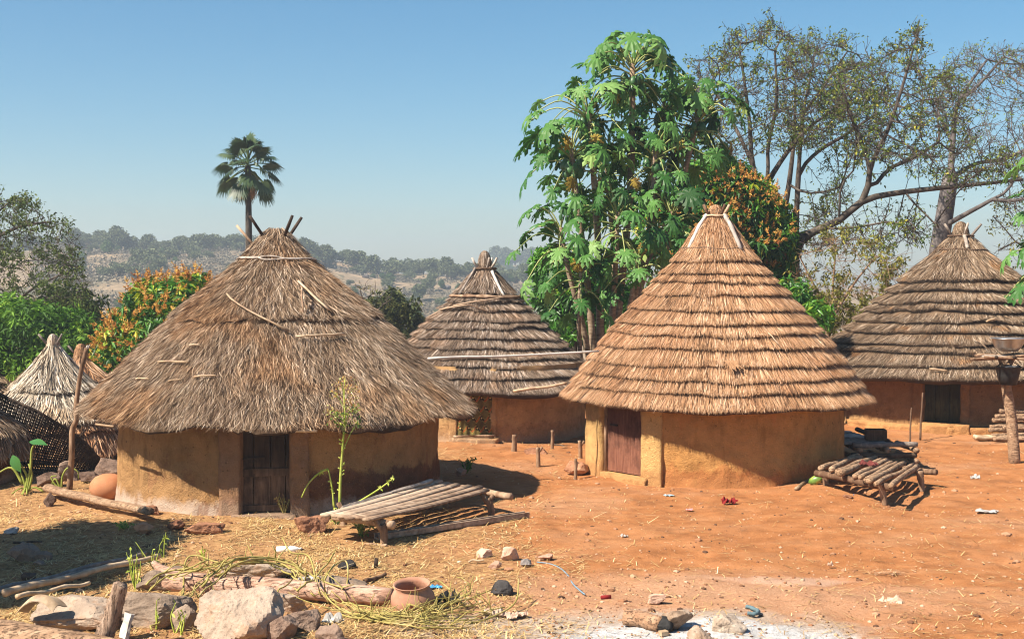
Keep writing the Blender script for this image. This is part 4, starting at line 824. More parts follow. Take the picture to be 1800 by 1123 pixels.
def papaya(name, label, Y, base_px, stems, group='papaya trees', lscale=1.0):
    base = P(base_px[0], base_px[1], Y); base[2] = hz(base[0], base[1]); T = thing(name, base, label, 'tree', group)
    lv, st, tr, ye, fr = MB(), MB(), MB(), MB(), []
    for (path, nl, fruit, r_, ls, nye) in stems:
        nl = int(nl * 1.4)
        p = np.array([P(q[0], q[1], Y + q[2]) for q in path]); c = curve(p, 6); n = len(c); tube(tr, c, np.linspace(r_, r_ * .55, n), 9, .5, True, .03); top = c[-1]
        ax = nrm(c[-1] - c[-4])
        for k in range(nl):
            u = (k + .5) / nl; az = k * 2.399 + rng.normal(0, .25)
            if fruit and .30 < u < .92 and math.sin(az) < -.45 and rng.random() < .42: continue
            el = R(62 - 105 * u) + rng.normal(0, .15)       # upper leaves stand, lower hang out
            h = np.array((math.cos(az), math.sin(az), 0)); d0 = h * math.cos(el) + np.array((0, 0, math.sin(el)))
            L = (.72 + .45 * math.sin(u * 3)) * rng.uniform(.75, 1.25) * ls; s0 = top - ax * u * .55
            e = s0 + d0 * L; m = s0 + (d0 + np.array((0, 0, .25))) * L * .52; e = e - (0, 0, .16 * L)
            cc = curve([s0, m, e], 4); tube(st, cc, np.linspace(.022, .012, len(cc)), 4, rng.random(), False)
            dl = nrm(h * rng.uniform(.55, 1.0) + np.array((0, 0, -rng.uniform(.25, 1.1))) + rng.normal(0, .22, 3)); nv = nrm(np.array((0, 0, 1.0)) + h * .75 + rng.normal(0, .28, 3))
            put_leaf(lv, e, dl, nv, ls * rng.uniform(.30, .58) * lscale, np.clip(rng.normal(.54, .21) + (.1 if u > .8 else 0), .03, .97))
        for k in range((nye + 1) // 2):
            az = rng.uniform(-math.pi * .95, -.1); h = np.array((math.cos(az), math.sin(az), 0)); e = top - ax * .5 + h * .85 * ls - np.array((0, 0, .35)); cc = curve([top - ax * .5, top - ax * .5 + h * .5 * ls, e], 4); tube(st, cc, .013, 4, .9, False)
            for _ in range(2): put_leaf(ye, e, nrm(np.array((0, 0, -1.0)) + rng.normal(0, .15, 3)), nrm(h + rng.normal(0, .4, 3)), ls * .25, rng.random())
        for k in range(fruit):
            az = -math.pi / 2 + rng.uniform(-1.9, 1.9); q = top - ax * (.35 + .045 * k) + np.array((math.cos(az), math.sin(az), 0)) * (r_ * .6 + .13); fr.append((q, rng.uniform(.11, .16)))
    tr.build('trunk', M_PTRUNK, T); lv.build('crown', M_PAPAYA, T, smooth=False); st.build('leaf_stalks', m_attr('papaya_stalk', [(0, (0.16, 0.20, 0.06)), (1, (0.34, 0.36, 0.14))], .6), T)
    if ye.V: ye.build('withered_leaves', M_PYEL, T, smooth=False)
    for q, s_ in fr:
        mb = MB(); lathe(mb, [(.004, -1.35 * s_), (.45 * s_, -1.1 * s_), (.78 * s_, -.5 * s_), (.8 * s_, 0), (.55 * s_, .6 * s_), (.2 * s_, .95 * s_), (.004, 1.0 * s_)], q, 12, rng.random()); mb.build('fruit', M_FRUIT, T)
    return T
M_FRUIT = m_noise('green_papaya', [(0.3, (0.018, 0.06, 0.018)), (0.6, (0.04, 0.12, 0.03)), (0.8, (0.10, 0.19, 0.05))], 3, 3, .45, .1, 12, .01, spec=.5)
papaya('papaya_tree', 'tall many-stemmed papaya tree with green fruit and hanging yellow leaves', 34.5, (1062, 760), [
    ([(1062, 770, 0), (1085, 560, 0), (1108, 330, .2), (1112, 112, .3)], 32, 9, .13, 1.15, 2), ([(1058, 770, 0), (1055, 560, -.2), (1050, 400, -.3), (1034, 190, -.4)], 22, 8, .12, 1.15, 3),
    ([(1055, 770, 0), (1035, 520, -.4), (1018, 380, -.6), (1004, 262, -.7)], 18, 8, .10, 1.1, 3), ([(1070, 770, .2), (1120, 520, .5), (1190, 350, .8), (1228, 200, .9)], 26, 6, .11, 1.15, 4),
    ([(1068, 770, .3), (1110, 540, .2), (1140, 420, -.3), (1152, 262, -.5)], 24, 5, .11, 1.0, 2), ([(1050, 770, 0), (1030, 600, -.8), (1000, 480, -1.1), (985, 400, -1.2)], 15, 0, .09, 1.05, 1),
    ([(1060, 770, .1), (1075, 590, -.8), (1082, 470, -1.2), (1086, 372, -1.3)], 22, 0, .09, 1.0, 2), ([(1075, 770, .4), (1140, 560, -.4), (1170, 450, -.8), (1180, 372, -.9)], 22, 0, .09, 1.0, 1),
    ([(1040, 770, 0), (1020, 620, -1), (1018, 540, -1.5), (1022, 470, -1.6)], 11, 0, .07, .9, 0), ([(1062, 770, 0), (1090, 620, -1), (1110, 520, -1.6), (1122, 450, -1.8)], 16, 0, .07, .9, 1), ([(1070, 770, .3), (1125, 500, .9), (1160, 330, 1.2), (1168, 180, 1.3)], 20, 4, .10, 1.05, 0),
    ([(1066, 770, .2), (1080, 480, .9), (1072, 360, 1.1), (1066, 285, 1.1)], 22, 3, .10, 1.05, 1)])
papaya('papaya_tree', 'papaya tree hanging its leaves in at the right edge of the picture', 33, (1880, 760), [([(1880, 770, 0), (1872, 560, 0), (1866, 300, 0)], 18, 0, .11, 1.05, 2), ([(1880, 770, 0), (1870, 600, -.2), (1850, 440, -.4)], 16, 0, .09, 1.0, 1)])

# ---- fan palm
pb = P(436, 760, 62); pb[2] = hz(pb[0], pb[1]); T = thing('fan_palm', pb, 'tall single fan palm with a round crown standing behind the shaggy roof', 'palm tree')
top = P(436, 315, 62); mb = MB(); tube(mb, curve([pb - (0, 0, .2), pb * .5 + top * .5 + (.05, 0, 0), top + (0, 0, .6)], 8), np.linspace(.19, .13, 17), 10, .5, True, .03); mb.build('trunk', M_BARK, T)
M_FAN = m_attr('fan_leaf', [(0.0, (0.014, 0.030, 0.014)), (0.5, (0.038, 0.075, 0.030)), (.85, (0.11, 0.15, 0.06)), (1.0, (0.24, 0.22, 0.10))], .45, .4, .2)
fb, sb, db = MB(), MB(), MB(); hub = top + (0, 0, .9)
for k in range(30):
    u = (k + .5) / 30; az = k * 2.399; el = R(86 - 135 * u); h = np.array((math.cos(az), math.sin(az), 0)); d0 = h * math.cos(el) + np.array((0, 0, math.sin(el))); L = rng.uniform(.95, 1.25) * (1 if u > .3 else .8)
    s0 = hub - (0, 0, .5 * u); e = s0 + d0 * L - np.array((0, 0, .12)); tube(sb, [s0, (s0 + e) / 2 + (0, 0, .06), e], .025, 4, .6, False)
    dl = nrm(d0 + np.array((0, 0, -.30 - .3 * u))); nv = nrm(np.array((0, 0, 1.0)) + h * .3 + rng.normal(0, .25, 3)); y = nrm(np.cross(nv, dl)); z = np.cross(dl, y); a = np.linspace(R(-125), R(125), 27)
    dd = np.cos(a)[:, None] * dl + np.sin(a)[:, None] * y; tip = e + dd * (.50 + .14 * np.cos(a))[:, None] * rng.uniform(.9, 1.1) - np.array((0, 0, 1)) * (.16 + .1 * np.abs(np.sin(a)))[:, None] + rng.normal(0, .02, (27, 3)); md = e + dd * .34 - z * .03
    quads(fb, np.tile(e, (27, 1)), tip, np.cross(dd, z) * .046, np.clip(rng.normal(.45, .15) + rng.normal(0, .06, 27), 0, 1), md)
fb.build('crown', M_FAN, T, smooth=False); sb.build('leaf_stalks', M_OLIVE, T)
for sx in (-.32, .26):
    q = hub + np.array((sx, -.15, -1.25)); n = 160; p0 = q + rng.normal(0, .05, (n, 3)) * (1, 1, 3); p1 = p0 - np.array((0, 0, 1)) * rng.uniform(.2, .5, n)[:, None] + rng.normal(0, .07, (n, 3)); mb = MB(); quads(mb, p0, p1, rdir(n) * .014, rng.uniform(.3, .75, n)); mb.build('dead_frond', M_STRAW3, T, smooth=False)

# ---- trees on the far hills: four kinds, each copied
M_FAR = m_attr('hill_tree_leaf', [(0.0, (0.05, 0.068, 0.034)), (0.5, (0.115, 0.138, 0.068)), (1.0, (0.21, 0.23, 0.12))], .9, .1, .1)  # leaf colour lightened to stand in for part of the haze
M_FARG = m_attr('hill_green_leaf', [(0.0, (0.03, 0.06, 0.02)), (0.5, (0.075, 0.13, 0.04)), (1.0, (0.15, 0.21, 0.08))], .9, .1, .1)
def hill_proto(k):
    T = thing('hill_tree', (0, 0, 0), None, 'tree', 'trees scattered over the far hills'); mb = MB(); tr = MB(); g = np.random.default_rng(60 + k)
    cl = []
    for _ in range(7 + k * 2):
        a = g.uniform(0, 6.28); r_ = g.uniform(0, 1.9 - .2 * k); cl.append((r_ * math.cos(a), r_ * math.sin(a), 1.5 + g.uniform(0, 2.3) - .25 * r_))
    for c in cl:
        n = 150; d = rdir(n); p = np.array(c) + d * g.uniform(.55, 1.0, (n, 1)) * np.array((1.15, 1.15, .75)); leaves(mb, p, nrm(d + rng.normal(0, .6, (n, 3))), rdir(n), .5, .34, np.clip(g.normal(.5, .2, n), 0, 1)); tube(tr, curve([(0, 0, -.6), (c[0] * .3, c[1] * .3, 1.3), c], 4), np.linspace(.2, .05, 9), 5, .5, False)
    mb.build('crown', M_FARG if k == 3 else M_FAR, T, smooth=False); tr.build('trunk', M_BARK, T); return T
protos = [hill_proto(k) for k in range(4)]; used = [False] * 4
spots = []
for px in [x for x in np.arange(-60, 1010, 10.5)] + [205, 196, 212, 300, 306, 330, 345, 372, 390, 410, 425, 548, 556, 562, 640, 735]:
    spots.append((px + rng.normal(0, 5), 396 + rng.normal(0, 7), rng.uniform(.75, 1.35), rng.choice(3), 'crest'))
for _ in range(130): spots.append((rng.uniform(120, 1000), rng.uniform(235, 385), rng.uniform(.35, .85), rng.choice(4), 'slope'))
for px, Y, s_ in ((255, 330, 1.3), (275, 325, 1.1), (240, 335, 1.0), (300, 345, 1.1), (262, 318, .9), (340, 360, .9), (365, 350, .8)): spots.append((px, Y, s_, 0, 'slope'))
for px, Y, s_ in ((173, 190, 1.0), (178, 175, 1.1), (160, 170, .9), (190, 165, .9), (560, 330, .8), (620, 300, .7)): spots.append((px, Y, s_, 3, 'slope'))
for px in np.arange(870, 1010, 9): spots.append((px, 772 + rng.normal(0, 8), rng.uniform(1.4, 2.4), rng.choice(3), 'far'))
for px in np.arange(880, 1010, 16): spots.append((px, 700 + rng.normal(0, 30), rng.uniform(1.2, 2.0), rng.choice(4), 'far'))
HL = {'crest': 'grey-green tree in the hazy row along the hill crest', 'slope': 'hazy tree standing alone on the dry hillside below the crest', 'far': 'pale blue-green tree on the farthest ridge behind the middle hut'}
for px, Y, s_, k, wh in spots:
    src = protos[k]; x = (px - CX) / F * Y; z = hz(x, Y)
    if not used[k]: o = src; used[k] = True
    else:
        o = src.copy(); col.objects.link(o)
        for c in src.children: q = c.copy(); col.objects.link(q); q.parent = o
    o.location = (x, Y, z); o.rotation_euler = (0, 0, rng.uniform(0, 6.28)); o.scale = (s_, s_, s_ * rng.uniform(.85, 1.15)); o['label'] = HL[wh]; o['group'] = {'crest': 'trees along the hill crest', 'slope': 'trees on the hillside', 'far': 'trees on the farthest ridge'}[wh]
# leafless scrub that nobody could count
n = 8000; px = rng.uniform(60, 1000, n); Y = rng.uniform(170, 395, n); x = (px - CX) / F * Y; keep = fbm(x / 18, Y / 18, 0, 71, 3) > -.35; x, Y = x[keep], Y[keep]; z = H(x, Y); n = len(x); mb = MB(); c = np.stack((x, Y, z), -1)
ci = np.repeat(np.arange(n), 16); sz = rng.uniform(.6, 1.7, n)[ci]; d = rdir(len(ci)); d[:, 2] = np.abs(d[:, 2]); p = c[ci] + d * (sz * rng.uniform(.5, 1.0, len(ci)))[:, None]; leaves(mb, p, nrm(d + rng.normal(0, .5, d.shape)), rdir(len(ci)), .45 * sz, .28 * sz, np.clip(rng.normal(.5, .2, n)[ci] + rng.normal(0, .1, len(ci)), 0, 1))
tag(mb.build('hill_scrub', m_attr('grey_scrub', [(0.0, (0.09, 0.080, 0.062)), (0.5, (0.19, 0.165, 0.125)), (1.0, (0.28, 0.25, 0.18))], .9, .1, .1), smooth=False, loc=(0, 300, 0)), 'grey leafless scrub covering the dry hillside', 'scrub', kind='stuff')
# boulders breaking out of the slope
M_FARROCK = m_noise('hill_rock', [(0.3, (0.08, 0.068, 0.064)), (0.6, (0.17, 0.15, 0.14)), (.8, (.26, .23, .21))], .8, 6, .9, .6, 3, .2)
for k in range(26):
    px = rng.uniform(620, 800); Y = rng.uniform(250, 360); x = (px - CX) / F * Y; mb = MB(); rock(mb, (x, Y, hz(x, Y) - .3), rng.uniform(1.2, 3.2), rng.uniform(1.2, 3), rng.uniform(.8, 1.8), rng.random() * 3, 300 + k, 9, 2)
    tag(mb.build('hill_boulder', M_FARROCK, smooth=False), 'grey boulder on the rocky hillside between the left and middle roofs', 'boulder', 'boulders on the far hillside')

# ------------------------------------------------------------------ things in the yard
def mat_rock(name, stops, bs=9, warm=None):
    t = NT(name); f = t.noise(2.2, 7, .7); f = t.ma('ADD', f, t.ma('MULTIPLY', t.ma('SUBTRACT', t.attr(), .5), .3)); c = t.ramp(f, stops)
    c = t.mix(t.mr(t.noise(26, 4, .7), .56, .68, 0, .45), c, tuple(v * .35 for v in stops[0][1]))
    if warm: c = t.mix(t.mr(t.noise(3.1, 5, .7), .5, .62, 0, .7), c, warm)
    h = t.ma('ADD', t.noise(bs, 7, .7), t.ma('MULTIPLY', t.noise(60, 3, .7), .25)); return t.done(c, .9, t.bump(h, .75, .035), .15)
M_SAND = mat_rock('tan_sandstone', [(0.3, (0.165, 0.12, 0.088)), (0.5, (0.30, 0.225, 0.168)), (0.72, (0.42, 0.33, 0.255))], warm=(0.33, 0.20, 0.125))
M_RED = mat_rock('red_laterite', [(0.3, (0.17, 0.075, 0.042)), (0.5, (0.34, 0.165, 0.092)), (0.72, (0.46, 0.26, 0.155))])
M_BROWNR = mat_rock('brown_stone', [(0.3, (0.085, 0.052, 0.038)), (0.5, (0.19, 0.125, 0.092)), (0.72, (0.31, 0.22, 0.165))])
M_BLACKR = mat_rock('black_stone', [(0.3, (0.022, 0.020, 0.020)), (0.55, (0.075, 0.068, 0.066)), (0.75, (0.22, 0.19, 0.17))])
M_PINKR = mat_rock('pink_stone', [(0.3, (0.34, 0.20, 0.14)), (0.5, (0.50, 0.32, 0.23)), (0.72, (0.60, 0.44, 0.34))])
M_GREYR = mat_rock('grey_stone', [(0.3, (0.16, 0.14, 0.13)), (0.5, (0.32, 0.28, 0.255)), (0.72, (0.5, 0.46, 0.43))])
M_SOOTR = mat_rock('hearth_stone_skin', [(0.3, (0.05, 0.032, 0.022)), (0.46, (0.27, 0.185, 0.125)), (0.72, (0.55, 0.46, 0.37))])
def stone(x0, x1, yt, yb, mat, label, name='stone', seed=None, group=None, flat=False, cuts=9, dep=.8, rz=None, sub=3, sharp=1.0, hk=1.0):
    p = G((x0 + x1) / 2, yb); s_ = p[1] / F; sx = (x1 - x0) * s_ * 1.06; sy = sx * dep; p = p + (0, sy * .40, 0); p[2] = hz(p[0], p[1])
    sz = max(.04, ((yb - yt) * s_ - sy * .13) * 1.22) * hk * (.97 if sx > .5 else 1)
    mb = MB(); rock(mb, p, sx, sy, sz, rng.uniform(-.3, .3) if rz is None else rz, int(x0 * 7 + yb) if seed is None else seed, cuts, sub, sharp, rng.random(), flat)
    return tag(mb.build(name, mat, smooth=False), label, 'stone', group)
for a in [
    (46, 222, 1046, 1116, M_SAND, 'long low tan boulder below the bamboo poles, left of the log stub', 'boulder', 5, None, False, 7, .60),
    (172, 332, 1030, 1112, M_SAND, 'rounded tan boulder right behind the upright log stub', 'boulder', 6, None, False, 8, .6),
    (300, 356, 1058, 1114, M_SAND, 'small tan rock wedged against the left side of the biggest boulder', 'boulder', 61, None, False, 8, .7),
    (462, 536, 1036, 1076, M_SAND, 'tan rock between the biggest boulder and the domed rock under green stems', 'boulder', 62, None, False, 8, .6),
    (552, 606, 1096, 1136, M_BROWNR, 'brown rock at the bottom edge below the blue bag', 'boulder', 63, None, False, 8, .7),
    (104, 158, 1058, 1092, M_SAND, 'low pale rock leaning on the long boulder under the poles', 'boulder', 64, None, False, 8, .6),
    (236, 345, 992, 1040, M_SAND, 'flat-topped tan block at the right ends of the bamboo poles', 'boulder', 8, None, True, 10, .6),
    (328, 486, 1026, 1140, M_SAND, 'biggest tan boulder at the bottom with cut green stems lying across it', 'boulder', 9, None, False, 9, .8),
    (380, 514, 978, 1026, M_SAND, 'tan boulder humped behind the pink log with straw around it', 'boulder', 12, None, False, 8, .6),
    (543, 640, 1008, 1050, M_SAND, 'tan domed rock behind the pink log near the clay pot', 'boulder', 14, None, False, 8, .7),
    (455, 520, 1078, 1135, M_BROWNR, 'angular brown block right of the biggest boulder', 'boulder', 17, None, False, 8, .8),
    (500, 560, 1068, 1112, M_BROWNR, 'low brown rock under the green stems beside the blue plastic', 'boulder', 18, None, False, 9, .8),
    (515, 577, 902, 940, M_RED, 'squared reddish block propping the left end of the slat bed', 'stone', 19, None, True, 12, .8),
    (318, 388, 914, 942, M_RED, 'flat reddish step stone in front of the left hut wall', 'stone', 20, None, True, 10, .7),
    (288, 322, 911, 932, M_RED, 'small reddish stone left of the flat step stone', 'stone', 21, None, False, 9, .8),
    (248, 280, 886, 908, M_RED, 'small reddish block against the foot of the left hut wall', 'stone', 22, None, True, 9, .8),
    (232, 270, 916, 940, M_RED, 'reddish stone under the right end of the log seat', 'stone', 23, None, True, 10, .8),
    (74, 96, 864, 890, M_BROWNR, 'dark stone under the left end of the log seat', 'stone', 24, None, False, 9, .8),
    (149, 222, 798, 846, M_BROWNR, 'large brown boulder behind the upturned clay pot', 'boulder', 25, None, True, 9, .8),
    (132, 178, 826, 848, M_BROWNR, 'low dark stone lying left of the upturned clay pot', 'stone', 26, None, True, 9, .7),
    (100, 140, 806, 846, M_BROWNR, 'dark stone at the foot of the crooked stick by the woven mat', 'stone', 27, None, False, 9, .8),
    (60, 104, 826, 856, M_BROWNR, 'dark brown stone just behind the broad-leaved young plant', 'stone', 28, None, False, 9, .8),
    (8, 66, 952, 992, M_BROWNR, 'broad flat stone in the shade at the left edge', 'stone', 29, None, True, 9, .8),
    (55, 88, 966, 990, M_BROWNR, 'tilted brown stone touching the flat stone in the shade', 'stone', 30, None, False, 9, .8),
    (56, 84, 982, 1000, M_BROWNR, 'small rounded stone in front of the shaded stones', 'stone', 31, None, False, 9, .8),
    (2, 30, 924, 938, M_GREYR, 'pale stone alone at the left edge above the shaded stones', 'stone', 32, None, False, 9, .8),
    (36, 62, 1004, 1022, M_BROWNR, 'dull brown stone just above the left ends of the bamboo poles', 'stone', 33, None, False, 9, .8),
    (88, 120, 1018, 1040, M_BROWNR, 'dark stone against the upper bamboo pole', 'stone', 34, None, False, 9, .8),
    (590, 624, 982, 1002, M_BLACKR, 'small black stone on the straw above the pink log', 'stone', 35, None, False, 8, .8),
    (862, 902, 1018, 1048, M_BLACKR, 'black stone with a tan flank on bare earth right of the pot', 'stone', 36, None, False, 7, .8),
    (838, 866, 962, 980, M_PINKR, 'pinkish stone, left one of the row above the black stone', 'stone', 37, None, False, 8, .8),
    (880, 912, 957, 984, M_PINKR, 'pinkish pointed stone, tallest of the row above the black stone', 'stone', 38, None, False, 7, .8),
    (857, 882, 983, 1000, M_PINKR, 'pinkish low stone in front of the tallest pointed one', 'stone', 39, None, False, 9, .8),
    (886, 902, 996, 1005, M_RED, 'little red stone beside the low pinkish stone', 'stone', 40, None, False, 9, .8),
    (915, 934, 981, 994, M_GREYR, 'small grey stone at the upper end of the blue cord', 'stone', 41, None, False, 9, .8),
    (946, 972, 970, 984, M_PINKR, 'small pinkish stone right of the grey stone', 'stone', 42, None, False, 9, .8),
    (922, 962, 784, 800, M_RED, 'flat reddish slab near the foot of the middle hut wall', 'stone', 44, None, True, 9, .8),
    (992, 1036, 806, 834, M_RED, 'square reddish block beside the yellow door pilaster', 'stone', 45, None, True, 12, .8),
    (1088, 1102, 820, 828, M_RED, 'little stone on the door sill of the tan hut', 'stone', 46, None, False, 9, .8),
    (802, 820, 820, 836, M_PINKR, 'round pale stone by the green sprout in the hut shadow', 'stone', 47, None, False, 12, .9),
    (1140, 1170, 1040, 1060, M_PINKR, 'pale flat pebble pair seen just above the hearth', 'stone', 49, None, False, 9, .8),
    (1480, 1500, 868, 878, M_RED, 'earth-coloured brick under the log bench', 'stone', 50, None, True, 12, .8),
    (1163, 1220, 1068, 1112, M_SOOTR, 'left sooty hearth stone beside the charred log end', 'hearth_stone', 51, 'three hearth stones', False, 8, .9),
    (1254, 1314, 1074, 1116, M_SOOTR, 'right sooty hearth stone across the white ash', 'hearth_stone', 52, 'three hearth stones', False, 8, .9),
    (1211, 1260, 1099, 1142, M_SOOTR, 'front hearth stone cut by the bottom edge of the picture', 'hearth_stone', 53, 'three hearth stones', False, 9, .9),
]:
    stone(a[0], a[1], a[2], a[3], a[4], a[5], a[6], a[7], a[8], a[9], a[10], a[11], sub=5 if a[1] - a[0] > 56 else 4, sharp=1.0)

def log_between(a, b, ra, rb_, seg=14, rough=.05, bend=.02, n=12):
    a, b = np.asarray(a, float), np.asarray(b, float); t = np.linspace(0, 1, seg)[:, None]; p = a + (b - a) * t
    p = p + bend * np.stack([vn(t[:, 0] * 3 + rng.random() * 20, k * 3.3, 0, 5) for k in range(3)], 1); r_ = ra + (rb_ - ra) * t[:, 0]; r_ = r_ * (1 + .08 * vn(t[:, 0] * 6, rng.random() * 9, 0, 4)); return p, r_
def pole(name, mat, a, b, ra, rb_, label, cat, group=None, n=10, rough=.03, bend=.02, parent=None):
    p, r_ = log_between(a, b, ra, rb_, bend=bend); mb = MB(); tube(mb, p, r_, n, rng.random(), True, rough); o = mb.build(name, mat, parent); return tag(o, label, cat, group) if parent is None else o
def mat_log(name, stops, ax=(1, 1, .3), crack=True):
    t = NT(name); v = t.scl(ax); f = t.noise(7, 6, .65, v); c = t.ramp(f, stops)
    c = t.mix(t.mr(t.noise(14, 5, .7, v, 1.5), .60, .68, 0, .6), c, tuple(q * .35 for q in stops[0][1]))
    fi = t.noise(34, 4, .6, t.scl(tuple(q * q if q < 1 else q for q in ax))); c = t.mix(t.mr(fi, .56, .64, 0, .55), c, tuple(q * .4 for q in stops[0][1]))
    return t.done(c, .88, t.bump(t.ma('SUBTRACT', t.noise(16, 6, .7, v), t.ma('MULTIPLY', t.mr(fi, .54, .64), .6)), 1.0, .035), .15)
M_PINKLOG = mat_log('pale_pink_log', [(0.3, (0.34, 0.185, 0.12)), (0.5, (0.50, 0.31, 0.22)), (0.72, (0.62, 0.43, 0.33))], (.35, 1.2, 1.2))
M_BARKLOG = mat_log('ridged_log', [(0.3, (0.17, 0.095, 0.055)), (0.5, (0.35, 0.22, 0.135)), (0.72, (0.50, 0.345, 0.225))], (.6, 1.3, 1.3))
M_STUB = mat_log('furrowed_stub', [(0.3, (0.12, 0.075, 0.05)), (0.5, (0.30, 0.20, 0.14)), (0.72, (0.48, 0.355, 0.265))], (1.6, 1.6, .35))
# pink log, forked at its left end
A, B = G(290, 1036, .12), G(690, 1066, .10); T = thing('log', (A + B) / 2, 'long pinkish log lying left of the clay pot, forked at its left end', 'log')
mb = MB(); p, r_ = log_between(A, B, .125, .105, 20, .04, .03); tube(mb, p, r_, 16, .5, True, .02); mb.build('log_stem', M_PINKLOG, T)
mb = MB(); tube(mb, curve([A + (.25, 0, .02), A + (-.02, .02, .10), A + (-.16, .05, .20)], 5), np.linspace(.10, .03, 11), 10, .5, True, .03); mb.build('branch_stub', M_PINKLOG, T)
# big bark log in the bottom corner with a standing stub
A, B = G(-40, 1132, .10), G(330, 1172, .04); T = thing('log', (A + B) / 2, 'thick rough log in the bottom left corner with an upright stub', 'log')
mb = MB(); p, r_ = log_between(A, B, .20, .11, 20, .04, .03); tube(mb, p, r_, 18, .5, True, .02); mb.build('log_stem', M_BARKLOG, T)
q = G(172, 1142, 0); e = P(212, 1026, q[1] - .05); mb = MB(); tube(mb, curve([q, q * .5 + e * .5 + (.03, 0, 0), e], 8), np.linspace(.10, .075, 17), 14, .5, True, .07); mb.build('branch_stub', M_STUB, T)
q = G(218, 1128, .04); mb = MB(); bar(mb, q, q + (.05, .05, .24), .10, .05, seg=3, rough=.01); tag(mb.build('wood_chip', M_WHITEP, smooth=False), 'pale splinter of wood standing right of the log stub', 'wood')
# dry leaf sheath over the log
c0 = G(72, 1118, .30); mb = MB(); u = np.linspace(-.5, .5, 14); v = np.linspace(-.5, .5, 7); U, V = np.meshgrid(u, v)
X_ = U * .44 + V * .10; Y_ = V * .16 - U * .1; Z_ = .14 * (1 - (U * 2 - .15) ** 2) - .04 * (V * 2) ** 2 + .012 * np.sin(V * 30)
pts = np.stack((X_, Y_, Z_), -1) + c0; mb.add(pts.reshape(-1, 3), grid_faces(7, 14)); mb.add((pts - (0, 0, .008)).reshape(-1, 3), grid_faces(7, 14)[:, ::-1]); tag(mb.build('palm_sheath', M_BAMB), 'curled dry palm sheath draped over the corner log', 'palm leaf')
# bamboo poles lying on the ground
for k, (a, b, ra, lab) in enumerate([((-30, 1074), (256, 992), .030, 'farthest of the long bamboo poles lying at the lower left'), ((-20, 1080), (225, 1006), .024, 'thin bamboo pole second from the back in the lower left bundle'), ((8, 1076), (280, 996), .034, 'thickest bamboo pole in front, its tip against the flat-topped block'), ((30, 1086), (158, 1046), .022, 'shortest bamboo pole, in front of the others')]):
    A, B = G(*a, .19 + .015 * k), G(*b, .15); n = 26; pp = A + (B - A) * np.linspace(0, 1, n)[:, None]; rr = ra * 1.2 * (1 - .25 * np.linspace(0, 1, n)) * (1 + .16 * (np.arange(n) % 4 == 0)); mb = MB(); tube(mb, pp + np.stack((np.zeros(n), np.zeros(n), .012 * np.sin(np.arange(n) * .5)), 1), rr, 10, .25 + .18 * k)
    tag(mb.build('bamboo_pole', M_GREYW if k < 2 else M_BAMB), lab, 'pole', 'bamboo poles at the lower left')
# clay pots
def mat_clay(name, a, b):
    t = NT(name); c = t.ramp(t.noise(4, 6, .65), [(0.3, a), (0.7, b)]); c = t.mix(t.mr(t.noise(9, 5, .7), .60, .72, 0, .6), c, (0.50, 0.36, 0.28)); c = t.mix(t.mr(t.noise(3, 4, .6), .60, .75, 0, .55), c, (0.10, 0.06, 0.04))
    return t.done(c, .8, t.bump(t.noise(30, 5, .7), .25, .01), .25)
M_CLAY = mat_clay('terracotta', (0.30, 0.14, 0.085), (0.43, 0.235, 0.155)); M_CLAY2 = mat_clay('brown_clay', (0.33, 0.135, 0.062), (0.45, 0.205, 0.10))
c = G(725, 1078); s_ = c[1] / F; r_ = 40 * s_; c = c + (0, r_ * .8, 0); c[2] = hz(c[0], c[1]) - .04
mb = MB(); lathe(mb, [(.02, 0), (r_ * .62, .01), (r_ * .88, r_ * .28), (r_ * 1.0, r_ * .62), (r_ * .97, r_ * .86), (r_ * .80, r_ * 1.16), (r_ * .73, r_ * 1.24), (r_ * .82, r_ * 1.38), (r_ * .84, r_ * 1.41), (r_ * .80, r_ * 1.42), (r_ * .68, r_ * 1.25), (r_ * .80, r_ * .95), (r_ * .86, r_ * .6), (r_ * .6, r_ * .12), (.01, r_ * .08)], c, 40, .5, .02, rotm((1, .25, 0), R(9)) @ rotm((0, 1, 0), R(-5)))
tag(mb.build('clay_pot', M_CLAY), 'round open terracotta pot with a flared rim at the end of the pink log', 'pot')
c = G(183, 880); s_ = c[1] / F; r_ = 33 * s_; c = c + (0, r_ * .8, 0); c[2] = hz(c[0], c[1])
mb = MB(); lathe(mb, [(r_ * .55, 0), (r_ * .86, r_ * .22), (r_ * 1.0, r_ * .62), (r_ * .94, r_ * .95), (r_ * .70, r_ * 1.24), (r_ * .35, r_ * 1.38), (.005, r_ * 1.41)], c - (0, 0, .02), 36, .5, .02); tag(mb.build('clay_pot', M_CLAY2), 'smooth brown clay pot turned upside down beside the left hut wall', 'pot')
# log seat
A, B = G(84, 872, .16), G(258, 920, .17); mb = MB(); p, r_ = log_between(A, B, .10, .085, 18, .03, .04); tube(mb, p, r_, 12, .5, True, .03, .7); tag(mb.build('fallen_log', M_BARKLOG), 'worn log laid on two stones as a seat before the upturned pot', 'log seat')
